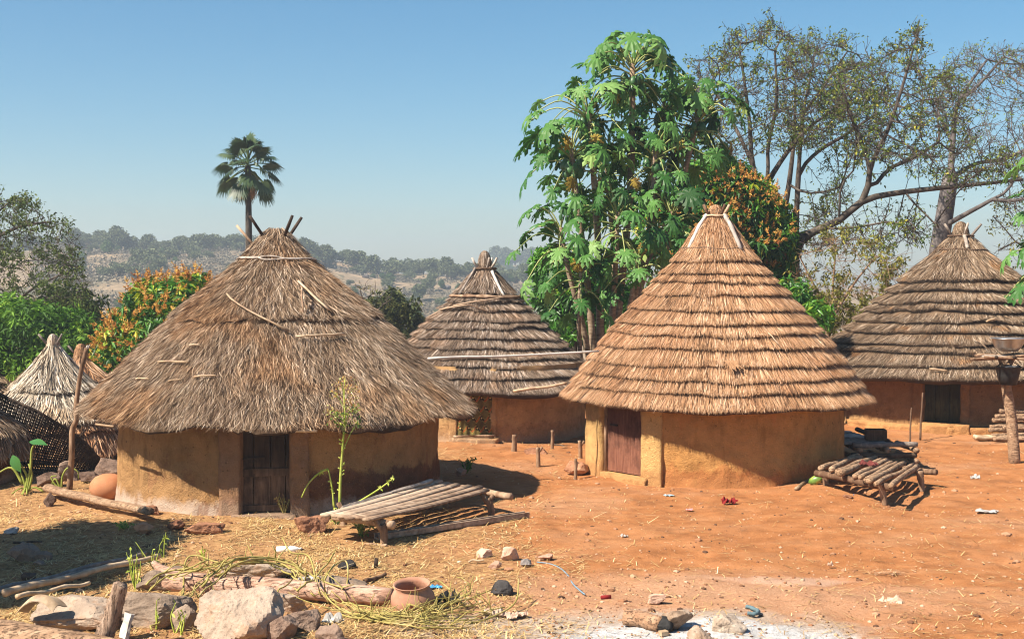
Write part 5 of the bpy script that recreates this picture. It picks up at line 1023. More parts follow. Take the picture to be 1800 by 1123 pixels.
# crooked upright stick, woven mat fence
A = G(122, 862); st = [A, P(126, 800, A[1]), P(127, 757, A[1]), P(135, 735, A[1]), P(134, 712, A[1]), P(141, 660, A[1]), P(152, 612, A[1])]; mb = MB(); tube(mb, curve(st, 6), np.linspace(.055, .038, 37), 9, .4, True, .04); tag(mb.build('upright_stick', M_WOOD), 'tall crooked stick standing in front of the woven mat', 'stick')
T = thing('woven_fence', G(90, 836), 'dark woven cane mat curving down to the right in front of the bleached granary', 'fence'); Yf = G(90, 836)[1]
def fpt(u, v):                            # u along (0..1), v from the foot to the rim (0..1)
    px = -25 + 200 * u; top_ = np.interp(u, [0, .2, .45, .7, .88, 1], [678, 700, 722, 752, 778, 806]); bot = np.interp(u, [0, .5, 1], [852, 848, 832]); py = bot + (top_ - bot) * v
    return P(px, py, Yf + .9 * (u - .45) ** 2 * 3 - .5 * v * (1 - u) + .1)
M_CANE = m_noise('dark_cane', [(0.3, (0.018, 0.011, 0.008)), (0.55, (0.050, 0.032, 0.022)), (0.8, (0.12, 0.085, 0.06))], 8, 4, .8, .3, 40, .006)
mb = MB()
for k in range(46):
    u0 = k / 45; sl = .20; tube(mb, [fpt(np.clip(u0 + sl * (v - .5) * .9, 0, 1), v) + (0, .014 * (-1) ** k, 0) for v in np.linspace(0, 1, 9)], .013, 4, .5)
for k in range(46):
    u0 = k / 45; tube(mb, [fpt(np.clip(u0 - .35 * (v - .5), 0, 1), v) for v in np.linspace(0, 1, 9)], .011, 4, .5)
for k in range(24):
    v0 = (k + .3) / 24; tube(mb, [fpt(u, v0) + (0, .014 * (-1) ** (k + int(u * 30)), 0) for u in np.linspace(0, 1, 31)], .012, 4, .5)
mb.build('woven_panel', M_CANE, T); mb = MB(); tube(mb, [fpt(u, 1.0) for u in np.linspace(0, 1, 31)], .024, 6, .5); mb.build('fence_rim', M_CANE, T)
for k in range(9):
    u = .06 + k * .11; a = fpt(u, .93); d = fpt(u, 1.0) - fpt(u, .8); mb = MB(); tube(mb, [a, a + nrm(d) * .10, a + nrm(d) * .24 + (.10, 0, 0)], [.016, .016, .012], 6, .5); mb.build('stake_end', M_CANE, T)
# broad-leaved young plant and a wilting one
M_TARO = m_attr('taro_leaf', [(0, (0.02, 0.11, 0.03)), (1, (0.07, 0.22, 0.05))], .4, .5, .25); M_STEMG = m_noise('green_stem', [(0.3, (0.16, 0.20, 0.03)), (0.7, (0.34, 0.36, 0.08))], 6, 3, .6, .1)
def broad_leaf(mb, p, d, nv, L, W):
    d = nrm(d); y = nrm(np.cross(nv, d)); z = np.cross(d, y); t_ = np.linspace(0, 1, 9); w_ = W * np.array([.12, .55, .85, 1, .95, .8, .58, .3, .0]) / 2
    rows = [p + d * L * t * 1 + y * s_ * ww + z * (abs(s_) * .12 * ww - .22 * L * t * t) for t, ww in zip(t_, w_) for s_ in (-1, -.5, 0, .5, 1)]; mb.add(np.array(rows), grid_faces(9, 5), rng.random())
b0 = G(48, 866); T = thing('young_plant', b0, 'young plant with two broad glossy green leaves on long stems at the left', 'plant'); Y0 = b0[1]
sm, lm = MB(), MB()
for path in ([(48, 862), (54, 820), (56, 790), (64, 776)], [(44, 862), (48, 840), (40, 822), (32, 810)], [(50, 862), (56, 835), (50, 815)], [(46, 862), (42, 845), (36, 830)], [(40, 850), (20, 822), (-8, 834)]):
    tube(sm, curve([P(x, y, Y0) for x, y in path], 5), np.linspace(.03, .012, 5 * (len(path) - 1) + 1), 6, .5)
for k in range(10): a = rng.uniform(0, 6.28); tube(sm, curve([b0, b0 + (math.cos(a) * .12, math.sin(a) * .12, .10), b0 + (math.cos(a) * .3, math.sin(a) * .3, .02)], 4), .012, 4, .5)
broad_leaf(lm, P(52, 776, Y0), (1, -.35, .05), (0, -.5, 1), .36, .19); broad_leaf(lm, P(22, 800, Y0 - .05), (.45, -.3, -1), (-.4, -1, .2), .34, .22)
sm.build('stem', M_STEMG, T); lm.build('leaf', M_TARO, T)
b0 = G(108, 860); mb = MB()
for path in ([(108, 858), (110, 836), (120, 822), (136, 828), (138, 842)], [(106, 858), (98, 842), (92, 848), (94, 860)], [(104, 858), (96, 850), (90, 838), (100, 836)]): tube(mb, curve([P(x, y, b0[1]) for x, y in path], 5), np.linspace(.022, .010, 5 * (len(path) - 1) + 1), 5, .5)
tag(mb.build('wilting_plant', M_STEMG), 'small wilting plant with curled yellow stalks at the foot of the crooked stick', 'plant')
# ---- slat bed before the left hut
T = thing('slat_bed', G(740, 930), 'low bed of split palm slats on forked posts before the left hut', 'bed'); zb = .36
M_SLAT = m_noise('split_palm_slat', [(0.3, (0.16, 0.10, 0.065)), (0.5, (0.34, 0.24, 0.165)), (0.72, (0.50, 0.385, 0.28))], 9, 6, .85, .4, 40, .008, (.35, 1.6, 1), rvar=.5)
nearL, farL, nearR, farR = Pz(642, 917, zb), Pz(574, 909, zb), Pz(856, 864, zb), Pz(770, 850, zb)
for k in range(6):
    u = k / 5; a = nearL + (farL - nearL) * u + nrm(nearL - nearR) * rng.uniform(-.06, .06); b = nearR + (farR - nearR) * u + nrm(nearR - nearL) * rng.uniform(-.04, .10); mb = MB(); n = 12; q = a + (b - a) * np.linspace(0, 1, n)[:, None]; q[:, 2] += .03 - .02 * np.sin(np.linspace(0, 3.1, n)) + .008 * (k % 2)
    tube(mb, q, .076, 10, .2 + .12 * k, True, .03, .40); mb.build('slat', M_SLAT, T)
dL, dR = nrm(nearL - farL), nrm(nearR - farR)
ea, eb = nearL + nrm(nearR - nearL) * .38 + dL * .20 - (0, 0, .075), farL + nrm(farR - farL) * .42 - dL * .15 - (0, 0, .075); pole('cross_bar', M_WOOD, ea + (0, 0, 0), eb, .06, .055, None, None, parent=T, rough=.04)
ec, ed = Pz(899, 872, zb - .05), Pz(750, 848, zb - .05); pole('cross_bar', M_WOOD, ec, ed, .055, .055, None, None, parent=T, rough=.04)
for px, py, tx in ((674, 957, 668), (864, 907, 856), (742, 868, 742), (602, 925, 602)):
    g_ = G(px, py); tp = P(tx, 0, g_[1]); tp[2] = zb - .08; mb = MB(); tube(mb, curve([g_ - (0, 0, .05), (g_ + tp) / 2 + (.02, 0, 0), tp], 4), np.linspace(.05, .06, 9), 8, .4, True, .06); tube(mb, [tp - (0, 0, .08), tp + (.10, .02, .05)], [.04, .035], 7, .4); tube(mb, [tp - (0, 0, .08), tp + (-.09, -.02, .08)], [.042, .035], 7, .4); mb.build('forked_post', M_WOOD, T)
A, B = Pz(598, 898, .30), Pz(756, 849, .42); mb = MB(); bar(mb, A, B, .05, .17, nrm((.3, -1, .9)), .4, 8, .004); tag(mb.build('plank', M_GREYW, smooth=False), 'grey plank leaning behind the slat bed against the hut wall', 'plank')
A, B = G(662, 950, .03), G(926, 910, .03); T = thing('wooden_channel', (A + B) / 2, 'long narrow hollowed plank lying in front of the slat bed', 'plank'); mb = MB(); bar(mb, A, B, .13, .03, r=.4); o_ = nrm(np.cross(B - A, (0, 0, 1))); bar(mb, A + o_ * .055 + (0, 0, .035), B + o_ * .055 + (0, 0, .035), .022, .07, r=.5); bar(mb, A - o_ * .055 + (0, 0, .035), B - o_ * .055 + (0, 0, .035), .022, .07, r=.5); mb.build('channel_board', M_SLAT, T, smooth=False)
mb = MB(); q = G(772, 892); box(mb, q + (0, 0, -.02), .3, .1, .09, .3, rough=.01); tag(mb.build('wood_block', M_WOOD, smooth=False), 'short wooden block in the shade under the slat bed', 'wood')
mb = MB(); q = G(888, 876); box(mb, q, .22, .10, .08, -.1, rough=.008); tag(mb.build('wood_block', M_PINKLOG, smooth=False), 'short sunlit wooden block just past the right end of the slat bed', 'wood')
# ---- log bench and stacked platform by the tan hut
T = thing('log_bench', G(1530, 880), 'low bench of loose round logs on short posts right of the tan hut', 'bench'); zl = .40
fl, frn, bl, br_ = Pz(1446, 824, zl), Pz(1556, 852, zl), Pz(1512, 803, zl), Pz(1610, 818, zl)
n = 10
M_LOGS = mat_log('peeled_log', [(0.3, (0.17, 0.095, 0.055)), (0.5, (0.36, 0.23, 0.14)), (0.72, (0.52, 0.37, 0.25))], (.5, 1, 1))
for k in range(n):
    u = k / (n - 1); a = fl + (frn - fl) * u + rng.normal(0, .05, 3) * (1, 1, 0); b = bl + (br_ - bl) * u + rng.normal(0, .05, 3) * (1, 1, .3); a[2] += rng.uniform(-.02, .03)
    pole('log', M_LOGS, a, b, rng.uniform(.046, .064), rng.uniform(.038, .052), None, None, parent=T, rough=.025, bend=.03)
pole('cross_bar', M_WOOD, Pz(1436, 832, .30), Pz(1572, 858, .30), .055, .06, None, None, parent=T); pole('cross_bar', M_WOOD, Pz(1500, 812, .30), Pz(1644, 830, .30), .055, .055, None, None, parent=T)
for (px, py, tx, ty) in ((1556, 886, 1549, 850), (1452, 853, 1450, 828), (1622, 862, 1616, 828), (1512, 838, 1512, 815)):
    g_ = G(px, py); tp = P(tx, ty, g_[1]); mb = MB(); tube(mb, curve([g_ - (0, 0, .05), (g_ + tp) / 2, tp], 4), np.linspace(.045, .065, 9), 9, .5, True, .05); mb.build('bench_post', M_WOOD, T)
T = thing('log_platform', (6.95, 27.2, hz(6.95, 27.2)), 'stacked log platform topped with grey planks tucked behind the tan hut', 'platform'); zg = hz(7, 27)
for k in range(8):
    y = 26.35 + k * .26; mb = MB(); bar(mb, (5.9, y, zg + .50 + rng.uniform(-.01, .01)), (7.22 - .03 * k, y + rng.normal(0, .02), zg + .50), .22, .035, r=rng.random(), seg=5, rough=.004); mb.build('plank', M_GREYW, T, smooth=False)
pole('edge_pole', M_DARKW, (7.2, 28.4, zg + .53), (7.30, 26.2, zg + .50), .045, .045, None, None, parent=T)
for z_ in (.10, .30, .50): pole('front_log', M_DARKW if z_ < .5 else M_GREYW, (6.5, 26.0, zg + z_), (7.74, 26.0, zg + z_), .055, .05, None, None, parent=T)
for z_ in (.20, .40):
    for x in (6.62, 7.15, 7.70): pole('sleeper_log', M_BARKLOG, (x, 25.88, zg + z_), (x, 27.2, zg + z_), .052, .052, None, None, parent=T)
M_DARKBOX = mat_planks('dark_box_wood', (0.08, 0.04, 0.022), (0.19, 0.10, 0.055), 5)
T = thing('wooden_box', (7.08, 26.6, zg + .53), 'dark brown open wooden box standing on the grey plank platform', 'box'); mb = MB(); box(mb, (7.08, 26.42, zg + .53), .36, .025, .20, -.12, rough=.002); mb.build('front_board', M_DARKBOX, T, smooth=False)
for nm, cx_, cy_, sx, sy in (('back_board', 7.13, 26.78, .36, .025), ('side_board', 6.925, 26.62, .025, .34), ('side_board', 7.285, 26.58, .025, .34)): mb = MB(); box(mb, (cx_, cy_, zg + .53), sx, sy, .20, -.12); mb.build(nm, M_DARKBOX, T, smooth=False)
mb = MB(); box(mb, (7.1, 26.6, zg + .535), .34, .32, .02, -.12); mb.build('bottom_board', M_DARKBOX, T)
mb = MB(); q = G(1534, 772); box(mb, q, .50, .30, .17, .1, rough=.015); tag(mb.build('mud_brick', M_LEDGE, smooth=False), 'pale mud brick standing at the foot of the dark hut wall', 'brick')
pole('pole', M_BAMB, G(1398, 862, .03), G(1448, 834, .05), .035, .035, 'short round pole on the ground at the tan hut foot, by the green gourd', 'pole')
mb = MB(); c = G(1435, 852); lathe(mb, [(.005, -.14), (.06, -.10), (.085, 0), (.06, .09), (.02, .125), (.005, .13)], c + (0, .05, .08), 14, .5, .03, rotm((0, 1, 0), R(65)) @ rotm((1, 0, 0), R(25))); tag(mb.build('gourd', m_noise('green_gourd', [(0.3, (0.05, 0.13, 0.02)), (0.5, (0.16, 0.26, 0.05)), (0.7, (0.50, 0.34, 0.07))], 6, 3, .4, .05, spec=.5)), 'green and yellow gourd lying at the tan hut foot', 'gourd')
# ---- post with a stick shelf, basin and bucket
T = thing('shelf_post', G(1784, 812), 'leaning forked post carrying a shelf of sticks at the right edge', 'post'); Yp = G(1784, 812)[1]
mb = MB(); tube(mb, curve([G(1784, 812) - (0, 0, .08), P(1778, 740, Yp), P(1768, 670, Yp), P(1766, 640, Yp)], 5), np.linspace(.115, .09, 16), 12, .5, True, .04); tube(mb, [P(1766, 656, Yp), P(1756, 622, Yp)], [.07, .05], 8); tube(mb, [P(1766, 656, Yp), P(1784, 622, Yp)], [.07, .05], 8); mb.build('post', M_BARKLOG, T)
for k in range(13):
    y = 622 + rng.uniform(-2, 3); a = P(1712 + rng.uniform(-5, 30), y + 2 + rng.uniform(-1, 6), Yp - .45 + k * .075); b = P(1830, y + rng.uniform(0, 8), Yp - .45 + k * .075); pole('shelf_stick', [M_WOOD, M_BARKLOG, M_GREYW][k % 3], a, b, .028, .022, None, None, parent=T, n=7)
for k in range(2): pole('cross_bar', M_DARKW, P(1752 + 32 * k, 628, Yp - .6), P(1752 + 32 * k, 628, Yp + .6), .035, .035, None, None, parent=T, n=7)
M_ALU = m_noise('dull_aluminium', [(0.3, (0.32, 0.31, 0.30)), (0.7, (0.58, 0.57, 0.56))], 4, 4, .35, .05, 30, .003); bs = M_ALU.node_tree.nodes['Principled BSDF']; bs.inputs['Metallic'].default_value = .85
c = P(1772, 617, Yp - .1); r_ = 29 * Yp / F; mb = MB(); lathe(mb, [(.01, 0), (r_ * .55, .0), (r_ * .80, r_ * .28), (r_ * .97, r_ * .72), (r_ * 1.04, r_ * .76), (r_ * 1.04, r_ * .79), (r_ * .94, r_ * .74), (r_ * .76, r_ * .30), (r_ * .5, .02), (.01, .02)], c, 36); o = mb.build('basin', M_ALU); tag(o, 'wide dented aluminium basin sitting on the stick shelf', 'basin')
Tb = thing('bucket', P(1772, 676, Yp - .22), 'black rubber bucket hanging on the post under the basin', 'bucket'); r_ = 22 * Yp / F; c = P(1772, 676, Yp - .22); M_BLK = m_noise('black_rubber', [(0.3, (0.012, 0.012, 0.012)), (0.6, (0.035, 0.033, 0.032)), (0.8, (0.13, 0.115, 0.10))], 5, 5, .6, .1, 30, .004)
mb = MB(); lathe(mb, [(.01, 0), (r_ * .66, 0), (r_ * .84, r_ * .75), (r_ * 1.0, r_ * 1.38), (r_ * 1.06, r_ * 1.42), (r_ * 1.04, r_ * 1.46), (r_ * .94, r_ * 1.4), (r_ * .78, r_ * .7), (r_ * .6, .03), (.01, .03)], c, 28); mb.build('bucket_body', M_BLK, Tb)
mb = MB(); tube(mb, curve([c + (-r_ * 1.0, 0, r_ * 1.42), c + (-r_ * .5, 0, r_ * 1.75), c + (0, 0, r_ * 2.1), c + (r_ * .5, 0, r_ * 1.75), c + (r_ * 1.0, 0, r_ * 1.42)], 5), .010, 5); mb.build('bucket_handle', M_ROPE, Tb)
mb = MB(); tube(mb, curve([c + (-.1, -.12, r_ * 1.43), c + (-.02, -.14, r_ * 1.5), c + (.08, -.1, r_ * 1.44), c + (.16, -.05, r_ * 1.5)], 5), .012, 5); mb.build('cord', M_WHITEP, Tb)
# ---- firewood, leaning sticks
gr = 'firewood stacked under the dark hut eave'
kk = 0
for (x0, x1, y, Y, lab) in [(1712, 1754, 776, 30.6, 'pale split'), (1716, 1758, 784, 30.5, 'pale split'), (1714, 1756, 790, 30.4, 'pale split'), (1745, 1815, 790, 30.2, 'thick pale'), (1748, 1820, 778, 30.4, 'thick brown'), (1742, 1812, 765, 30.6, 'brown'), (1738, 1815, 757, 30.7, 'brown'), (1740, 1815, 748, 30.8, 'brown'), (1744, 1820, 739, 30.9, 'brown'), (1750, 1815, 731, 31.0, 'brown'), (1756, 1818, 724, 31.1, 'brown'), (1760, 1818, 771, 30.3, 'brown'), (1764, 1820, 752, 30.4, 'brown'), (1768, 1820, 735, 30.6, 'brown')]:
    a, b = P(x0, y + rng.uniform(-2, 2), Y), P(x1, y + rng.uniform(-2, 2), Y + .1); low = hz(a[0], a[1])
    a[2] = max(a[2], low + .05); b[2] = max(b[2], low + .05)
    pole('firewood', M_BAMB if 'split' in lab else M_BARKLOG, a, b, .05, .045, 'pale short firewood in the little pile beside the dark door' if 'split' in lab else 'brown firewood log in the tall stack behind the shelf post', 'firewood', 'pale firewood pile' if 'split' in lab else 'brown firewood stack', n=8)
for i, (a, b, r_, lab) in enumerate([((1599, 778), (1602, 716), .022, 'thin light stick leaning on the dark hut wall left of its door'), ((1618, 772), (1621, 690), .026, 'thicker stick leaning close by the dark hut door')]):
    g_ = G(*a); pole('leaning_stick', M_WOOD, g_, P(b[0], b[1], g_[1] + .35), r_, r_ * .8, lab, 'stick', None, 7)
# ---- stakes in the ground between the huts
for (x, yb, yt, r_, fork, lab) in [(903, 796, 764, .055, 0, 'stout stake before the middle hut wall, with a nub near its top'), (946, 818, 786, .04, 1, 'stake with a small fork in the middle of the yard gap'), (970, 790, 756, .035, 0, 'dark stake close to the middle hut wall'), (1020, 808, 774, .04, 1, 'forked stake close to the yellow door pilaster'), (1011, 840, 806, .032, 0, 'thin pale stake in front of the square red block')]:
    g_ = G(x, yb); tp = P(x + (1 if not fork else -1), yt, g_[1]); mb = MB(); tube(mb, curve([g_ - (0, 0, .1), (g_ + tp) / 2 + (.01, 0, 0), tp], 4), np.linspace(r_ * 1.1, r_ * .9, 9), 8, .5, True, .06)
    m = g_ * .35 + tp * .65; tube(mb, [m, m + (.09 if fork else .05, 0, .13 if fork else .06)], [r_ * .75, r_ * .6], 7); tag(mb.build('stake', M_WOOD), lab, 'stake', 'wooden stakes between the huts')
# ---- poles between roofs
pole('roof_spanning_pole', M_WHITEP, rf1.pos(np.array([R(-8)]), np.array([2.62 + .05]), np.array([.12]))[0] * 0 + P(748, 632, 24.0), P(1050, 617, 25.4), .022, .018, 'long whitish pole resting between the shaggy roof and the tan roof', 'pole', None, 8, bend=.05)
pole('eave_bamboo', M_BAMB, P(903, 688, 29.7), P(998, 673, 29.2), .034, .028, 'bamboo stick lying along the eave of the middle hut', 'pole', None, 8)
# ---- charred log in the hearth
M_CLAYLOG = mat_log('dusty_log', [(0.3, (0.24, 0.125, 0.07)), (0.55, (0.40, 0.235, 0.14)), (0.75, (0.52, 0.36, 0.25))], (.8, 1, 1))
A, B = G(1102, 1098, .08), G(1174, 1112, .08); T = thing('charred_log', (A + B) / 2, 'short brown log with a burnt black end lying in the hearth', 'log'); mb = MB(); p, r_ = log_between(A, B - (B - A) * .22, .085, .085, 10, .05, .03); tube(mb, p, r_, 14, .5, True, .03); mb.build('log_stem', M_CLAYLOG, T)
M_CHAR = m_noise('charcoal', [(0.3, (0.006, 0.006, 0.006)), (0.6, (0.025, 0.024, 0.024)), (.8, (0.11, 0.10, 0.10))], 12, 5, .7, .8, 25, .02)
mb = MB(); rock(mb, p[-1] - (0, 0, .06) + (.03, 0, 0), .20, .18, .18, 0, 5, 12, 4); mb.build('burnt_end', M_CHAR, T)
mb = MB(); bar(mb, G(1160, 1118, .03), G(1172, 1116, .03), .07, .05, r=.5); tag(mb.build('wood_chip', M_BAMB, smooth=False), 'small pale chip of wood under the burnt log end', 'wood')
# ---- tall weed and shoots before the left hut
M_SHOOT = m_noise('lime_stem', [(0.3, (0.20, 0.26, 0.03)), (0.5, (0.36, 0.42, 0.07)), (0.7, (0.48, 0.46, 0.14))], 5, 3, .6, .15, 25, .005)
M_WEEDL = m_attr('weed_leaf', [(0.0, (0.05, 0.13, 0.02)), (0.5, (0.15, 0.27, 0.04)), (.75, (.38, .40, .10)), (1.0, (0.55, 0.36, 0.12))], .6, .3, .3)
M_BLOOM = m_attr('dry_bloom', [(0, (0.30, 0.14, 0.05)), (.5, (0.45, 0.30, 0.10)), (1, (0.42, 0.48, 0.18))], .8, .1, .2)
b0 = G(597, 912); Yw = b0[1]; T = thing('tall_weed', b0, 'tall thin lime-green weed with a rusty flower top before the left hut', 'plant'); mb = MB(); tube(mb, curve([b0, P(598, 850, Yw), P(602, 790, Yw), P(606, 735, Yw), P(605, 700, Yw), P(606, 668, Yw)], 6), np.linspace(.026, .008, 31), 6)
for k in range(16): t_ = rng.uniform(.1, .75); q = P(597 + 9 * t_, 897 - 230 * t_, Yw); tube(mb, [q, q + (rng.choice([-1, 1]) * .05, 0, .03)], .010, 4)
mb.build('stem', M_SHOOT, T); bl_, lf = MB(), MB()
for (ex, ey) in ((588, 690), (572, 726), (622, 682), (628, 742), (590, 735), (617, 705), (600, 672), (612, 728), (583, 722), (625, 720)):
    s0 = P(605, ey + rng.uniform(10, 45), Yw); e = P(ex, ey, Yw + rng.uniform(-.15, .15)); tube(lf, [s0, (s0 + e) / 2 + (0, 0, .03), e], .007, 3, .55); n = 34; p = e + rng.normal(0, .055, (n, 3)); leaves(bl_ if ey < 712 or ex < 585 else lf, p, rdir(n), rdir(n), .05, .03, rng.random(n))
bl_.build('blossoms', M_BLOOM, T, smooth=False); lf.build('foliage', M_WEEDL, T, smooth=False)
def shoot(paths, label, Y, nm='broken_shoot', r_=.018, nl=8):
    mb = MB(); T = None
    for path in paths:
        c = curve([P(x, y, Y) for x, y in path], 5); tube(mb, c, np.linspace(r_, r_ * .55, len(c)), 5)
        for _ in range(nl): q = c[rng.integers(len(c))]; n = 2; leaves(mb, np.tile(q, (n, 1)), rdir(n), rdir(n), .06, .03, .5)
    return tag(mb.build(nm, M_SHOOT), label, 'plant', 'lime-green weeds before the left hut')
shoot([[(587, 892), (584, 860), (577, 824)], [(577, 824), (560, 832), (542, 850), (530, 874)]], 'snapped lime shoot bent over to the left beside the tall weed', Yw + .02)
shoot([[(612, 892), (640, 876), (668, 858), (692, 840)]], 'lime shoot leaning right over the slat bed', Yw - .1, nl=12)
def sprout(px, py, h, n, label, mat=None, spread_=.22, nm='sprout', grp='small weeds', lf_n=5, Yo=0.0):
    b0 = G(px, py); b0[1] += Yo; mb = MB()
    for _ in range(n):
        a = rng.uniform(0, 6.28); e = b0 + (math.cos(a) * spread_ * rng.random(), math.sin(a) * spread_ * rng.random(), h * rng.uniform(.6, 1.0)); m = (b0 + e) / 2 + (rng.normal(0, .03), 0, .02); c = curve([b0, m, e], 4); tube(mb, c, np.linspace(.009, .004, len(c)), 4, .7)
        for _ in range(lf_n): q = c[rng.integers(2, len(c))]; leaves(mb, q[None], rdir(1), rdir(1), rng.uniform(.04, .08), .03, rng.uniform(.1, .8))
    return tag(mb.build(nm, mat or M_WEEDL, smooth=False), label, 'plant', grp)
sprout(636, 945, .34, 16, 'bushy yellow-green weed by the near post of the slat bed', lf_n=7); sprout(592, 922, .26, 8, 'yellow-green weed under the left slat ends')
sprout(500, 905, .42, 7, 'dry pale-flowered weed on the door step of the left hut', M_BLOOM); sprout(820, 832, .32, 9, 'small dark green sprout in the shadow between the huts', M_NEEM, .16, lf_n=10)
sprout(238, 1038, .50, 6, 'upright lime weed before the flat-topped block', M_SHOOT, .16, lf_n=3); sprout(288, 985, .40, 3, 'thin lime weed standing alone on straw by the flat-topped block', M_SHOOT, .06, lf_n=3); sprout(272, 1002, .36, 4, 'lime weed leaning over the bamboo pole tips', M_SHOOT, .3, lf_n=2)
sprout(218, 930, .12, 10, 'low green tuft under the log seat', lf_n=5); sprout(360, 985, .20, 3, 'tiny green stalk on the straw left of the humped boulder', M_SHOOT, .05, lf_n=3); sprout(40, 985, .10, 9, 'low green tuft between the shaded stones', lf_n=5); sprout(180, 865, .28, 4, 'yellow grass blades in front of the upturned pot', M_SHOOT, .12, lf_n=1)
for i, (px, py) in enumerate([(275, 1112), (308, 1116), (318, 1120), (378, 1110)]): sprout(px, py, .36, 2, ['upright green stalk farthest left before the biggest boulder', 'paired green stalk second before the biggest boulder', 'green stalk third before the biggest boulder', 'dry twig standing against the biggest boulder'][i], M_SHOOT if i < 3 else M_WOOD, .06, lf_n=2 if i < 3 else 0)
# ---- heaps of cut stems
def heap(name, label, lines, n, spread_, r_, seed, zlift=.22):
    g = np.random.default_rng(seed); mb = MB(); lv = MB()
    for k in range(n):
        ln_ = lines[g.integers(len(lines))]; t0 = g.uniform(0, .55); t1 = min(1, t0 + g.uniform(.35, .7)); P_ = curve([G(x, y, u) for x, y, u in ln_], 8); m = len(P_); seg = P_[int(t0 * (m - 1)):max(int(t1 * (m - 1)) + 1, int(t0 * (m - 1)) + 3)]
        o = g.normal(0, spread_, 3) * (1, 1, 0) + (0, 0, abs(g.normal(0, zlift)) * .55); o2 = g.normal(0, spread_ * .9, 3) * (1, 1, 0); t_ = np.linspace(0, 1, len(seg))[:, None]
        q = seg + o + o2 * (t_ - .5) + np.stack((g.normal(0, .018, len(seg)), g.normal(0, .018, len(seg)), .022 * np.sin(t_[:, 0] * 3.1 * g.uniform(.5, 2) + g.uniform(0, 3))), 1)
        q[:, 2] = np.maximum(q[:, 2], H(q[:, 0], q[:, 1]) + .02); rr = r_ * g.uniform(.6, 1.25); tube(mb, q, np.linspace(rr, rr * .7, len(q)), 5, .5)
        for _ in range(g.integers(1, 5)):
            i = g.integers(len(q)); d = nrm(g.normal(0, 1, 3) + (0, 0, .7)); L = g.uniform(.10, .32); tube(mb, [q[i], q[i] + d * L * .5 + g.normal(0, .02, 3), q[i] + d * L], [rr * .8, rr * .6, rr * .4], 4, .5)
    return tag(mb.build(name, M_VINE), label, 'plant heap')
M_VINE = m_noise('cut_green_stem', [(0.3, (0.13, 0.095, 0.03)), (0.45, (0.29, 0.24, 0.065)), (0.6, (0.38, 0.31, 0.11)), (0.75, (0.44, 0.32, 0.16))], 3, 4, .65, .2, 30, .006)
heap('stem_heap', 'tangle of cut green stems arching over the biggest boulder', [[(270, 1125, .05), (330, 1090, .16), (400, 1052, .34), (470, 1034, .28), (545, 1046, .16), (600, 1062, .1)], [(290, 1130, .03), (360, 1085, .24), (430, 1048, .36), (520, 1034, .24), (560, 1070, .08)], [(430, 1122, .08), (480, 1085, .24), (530, 1050, .3), (560, 1020, .4)], [(240, 1076, .05), (300, 1052, .2), (360, 1050, .3), (430, 1040, .4)]], 17, .10, .012, 3, .10)
heap('stem_heap', 'low spread of cut green stems around the foot of the clay pot', [[(520, 1064, .12), (600, 1088, .05), (700, 1098, .04), (800, 1098, .04), (860, 1084, .04)], [(560, 1040, .15), (620, 1084, .06), (720, 1104, .04), (830, 1104, .04)], [(640, 1080, .05), (740, 1096, .06), (795, 1074, .12), (820, 1048, .12)], [(600, 1090, .05), (700, 1098, .04), (780, 1080, .1), (850, 1060, .1)]], 40, .13, .0085, 4, .05)
for i, (path, lab) in enumerate([([(322, 1056, .05), (326, 1032, .30), (345, 1028, .36), (380, 1034, .32), (425, 1040, .3)], 'single green stem looping up beside the pink log'), ([(560, 1060, .05), (545, 1026, .32), (512, 1022, .36), (496, 1008, .46)], 'forked green stem sticking up behind the biggest boulder'), ([(560, 1060, .1), (580, 1040, .26), (605, 1028, .30), (612, 1036, .22), (606, 1062, .05)], 'green stem arching over the pink log near the domed rock'), ([(700, 1090, .03), (745, 1066, .2), (768, 1056, .24), (800, 1062, .12)], 'green stem crossing the foot of the clay pot'), ([(820, 1100, .02), (860, 1092, .04), (905, 1075, .10), (912, 1056, .26)], 'long stem curling up at the edge of the grey dust'), ([(200, 1104, .05), (232, 1086, .10), (255, 1072, .12), (300, 1066, .18)], 'thin stem lying over the tan boulder behind the stub')]):
    mb = MB(); p = curve([G(x, y, 0) * (1, 1, 0) + (0, 0, hz(*G(x, y, 0)[:2]) + u) for x, y, u in path], 6); tube(mb, p, np.linspace(.013, .008, len(p)), 5); tag(mb.build('cut_stem', M_VINE), lab, 'stem', 'loose cut stems')
# ---- rubbish
def crumple(px, py, wpx, mat, label, name, cat, seed, h=.25, dep=.7):
    p = G(px, py); s_ = wpx * p[1] / F; g = np.random.default_rng(seed); n = 12; U, V = np.meshgrid(np.linspace(-.5, .5, n), np.linspace(-.5, .5, n)); rr = 1 + .25 * vn(U * 3, V * 3, 0, seed)
    z = np.abs(fbm(U * 3.1 + seed, V * 3.1, 0, seed, 3)) * h * s_ + .012; q = np.stack((U * s_ * rr, V * s_ * dep * rr, z), -1).reshape(-1, 3) @ rotm((0, 0, 1), g.uniform(-.6, .6)).T + p; mb = MB(); mb.add(q, grid_faces(n, n)); mb.add(q - (0, 0, .004), grid_faces(n, n)[:, ::-1])
    return tag(mb.build(name, mat, smooth=False), label, cat)
def m_flat(nm, c, rough=.5, spec=.4): return m_noise(nm, [(.3, tuple(v * .75 for v in c)), (.7, c)], 9, 3, rough, .1, 30, .004, spec=spec)
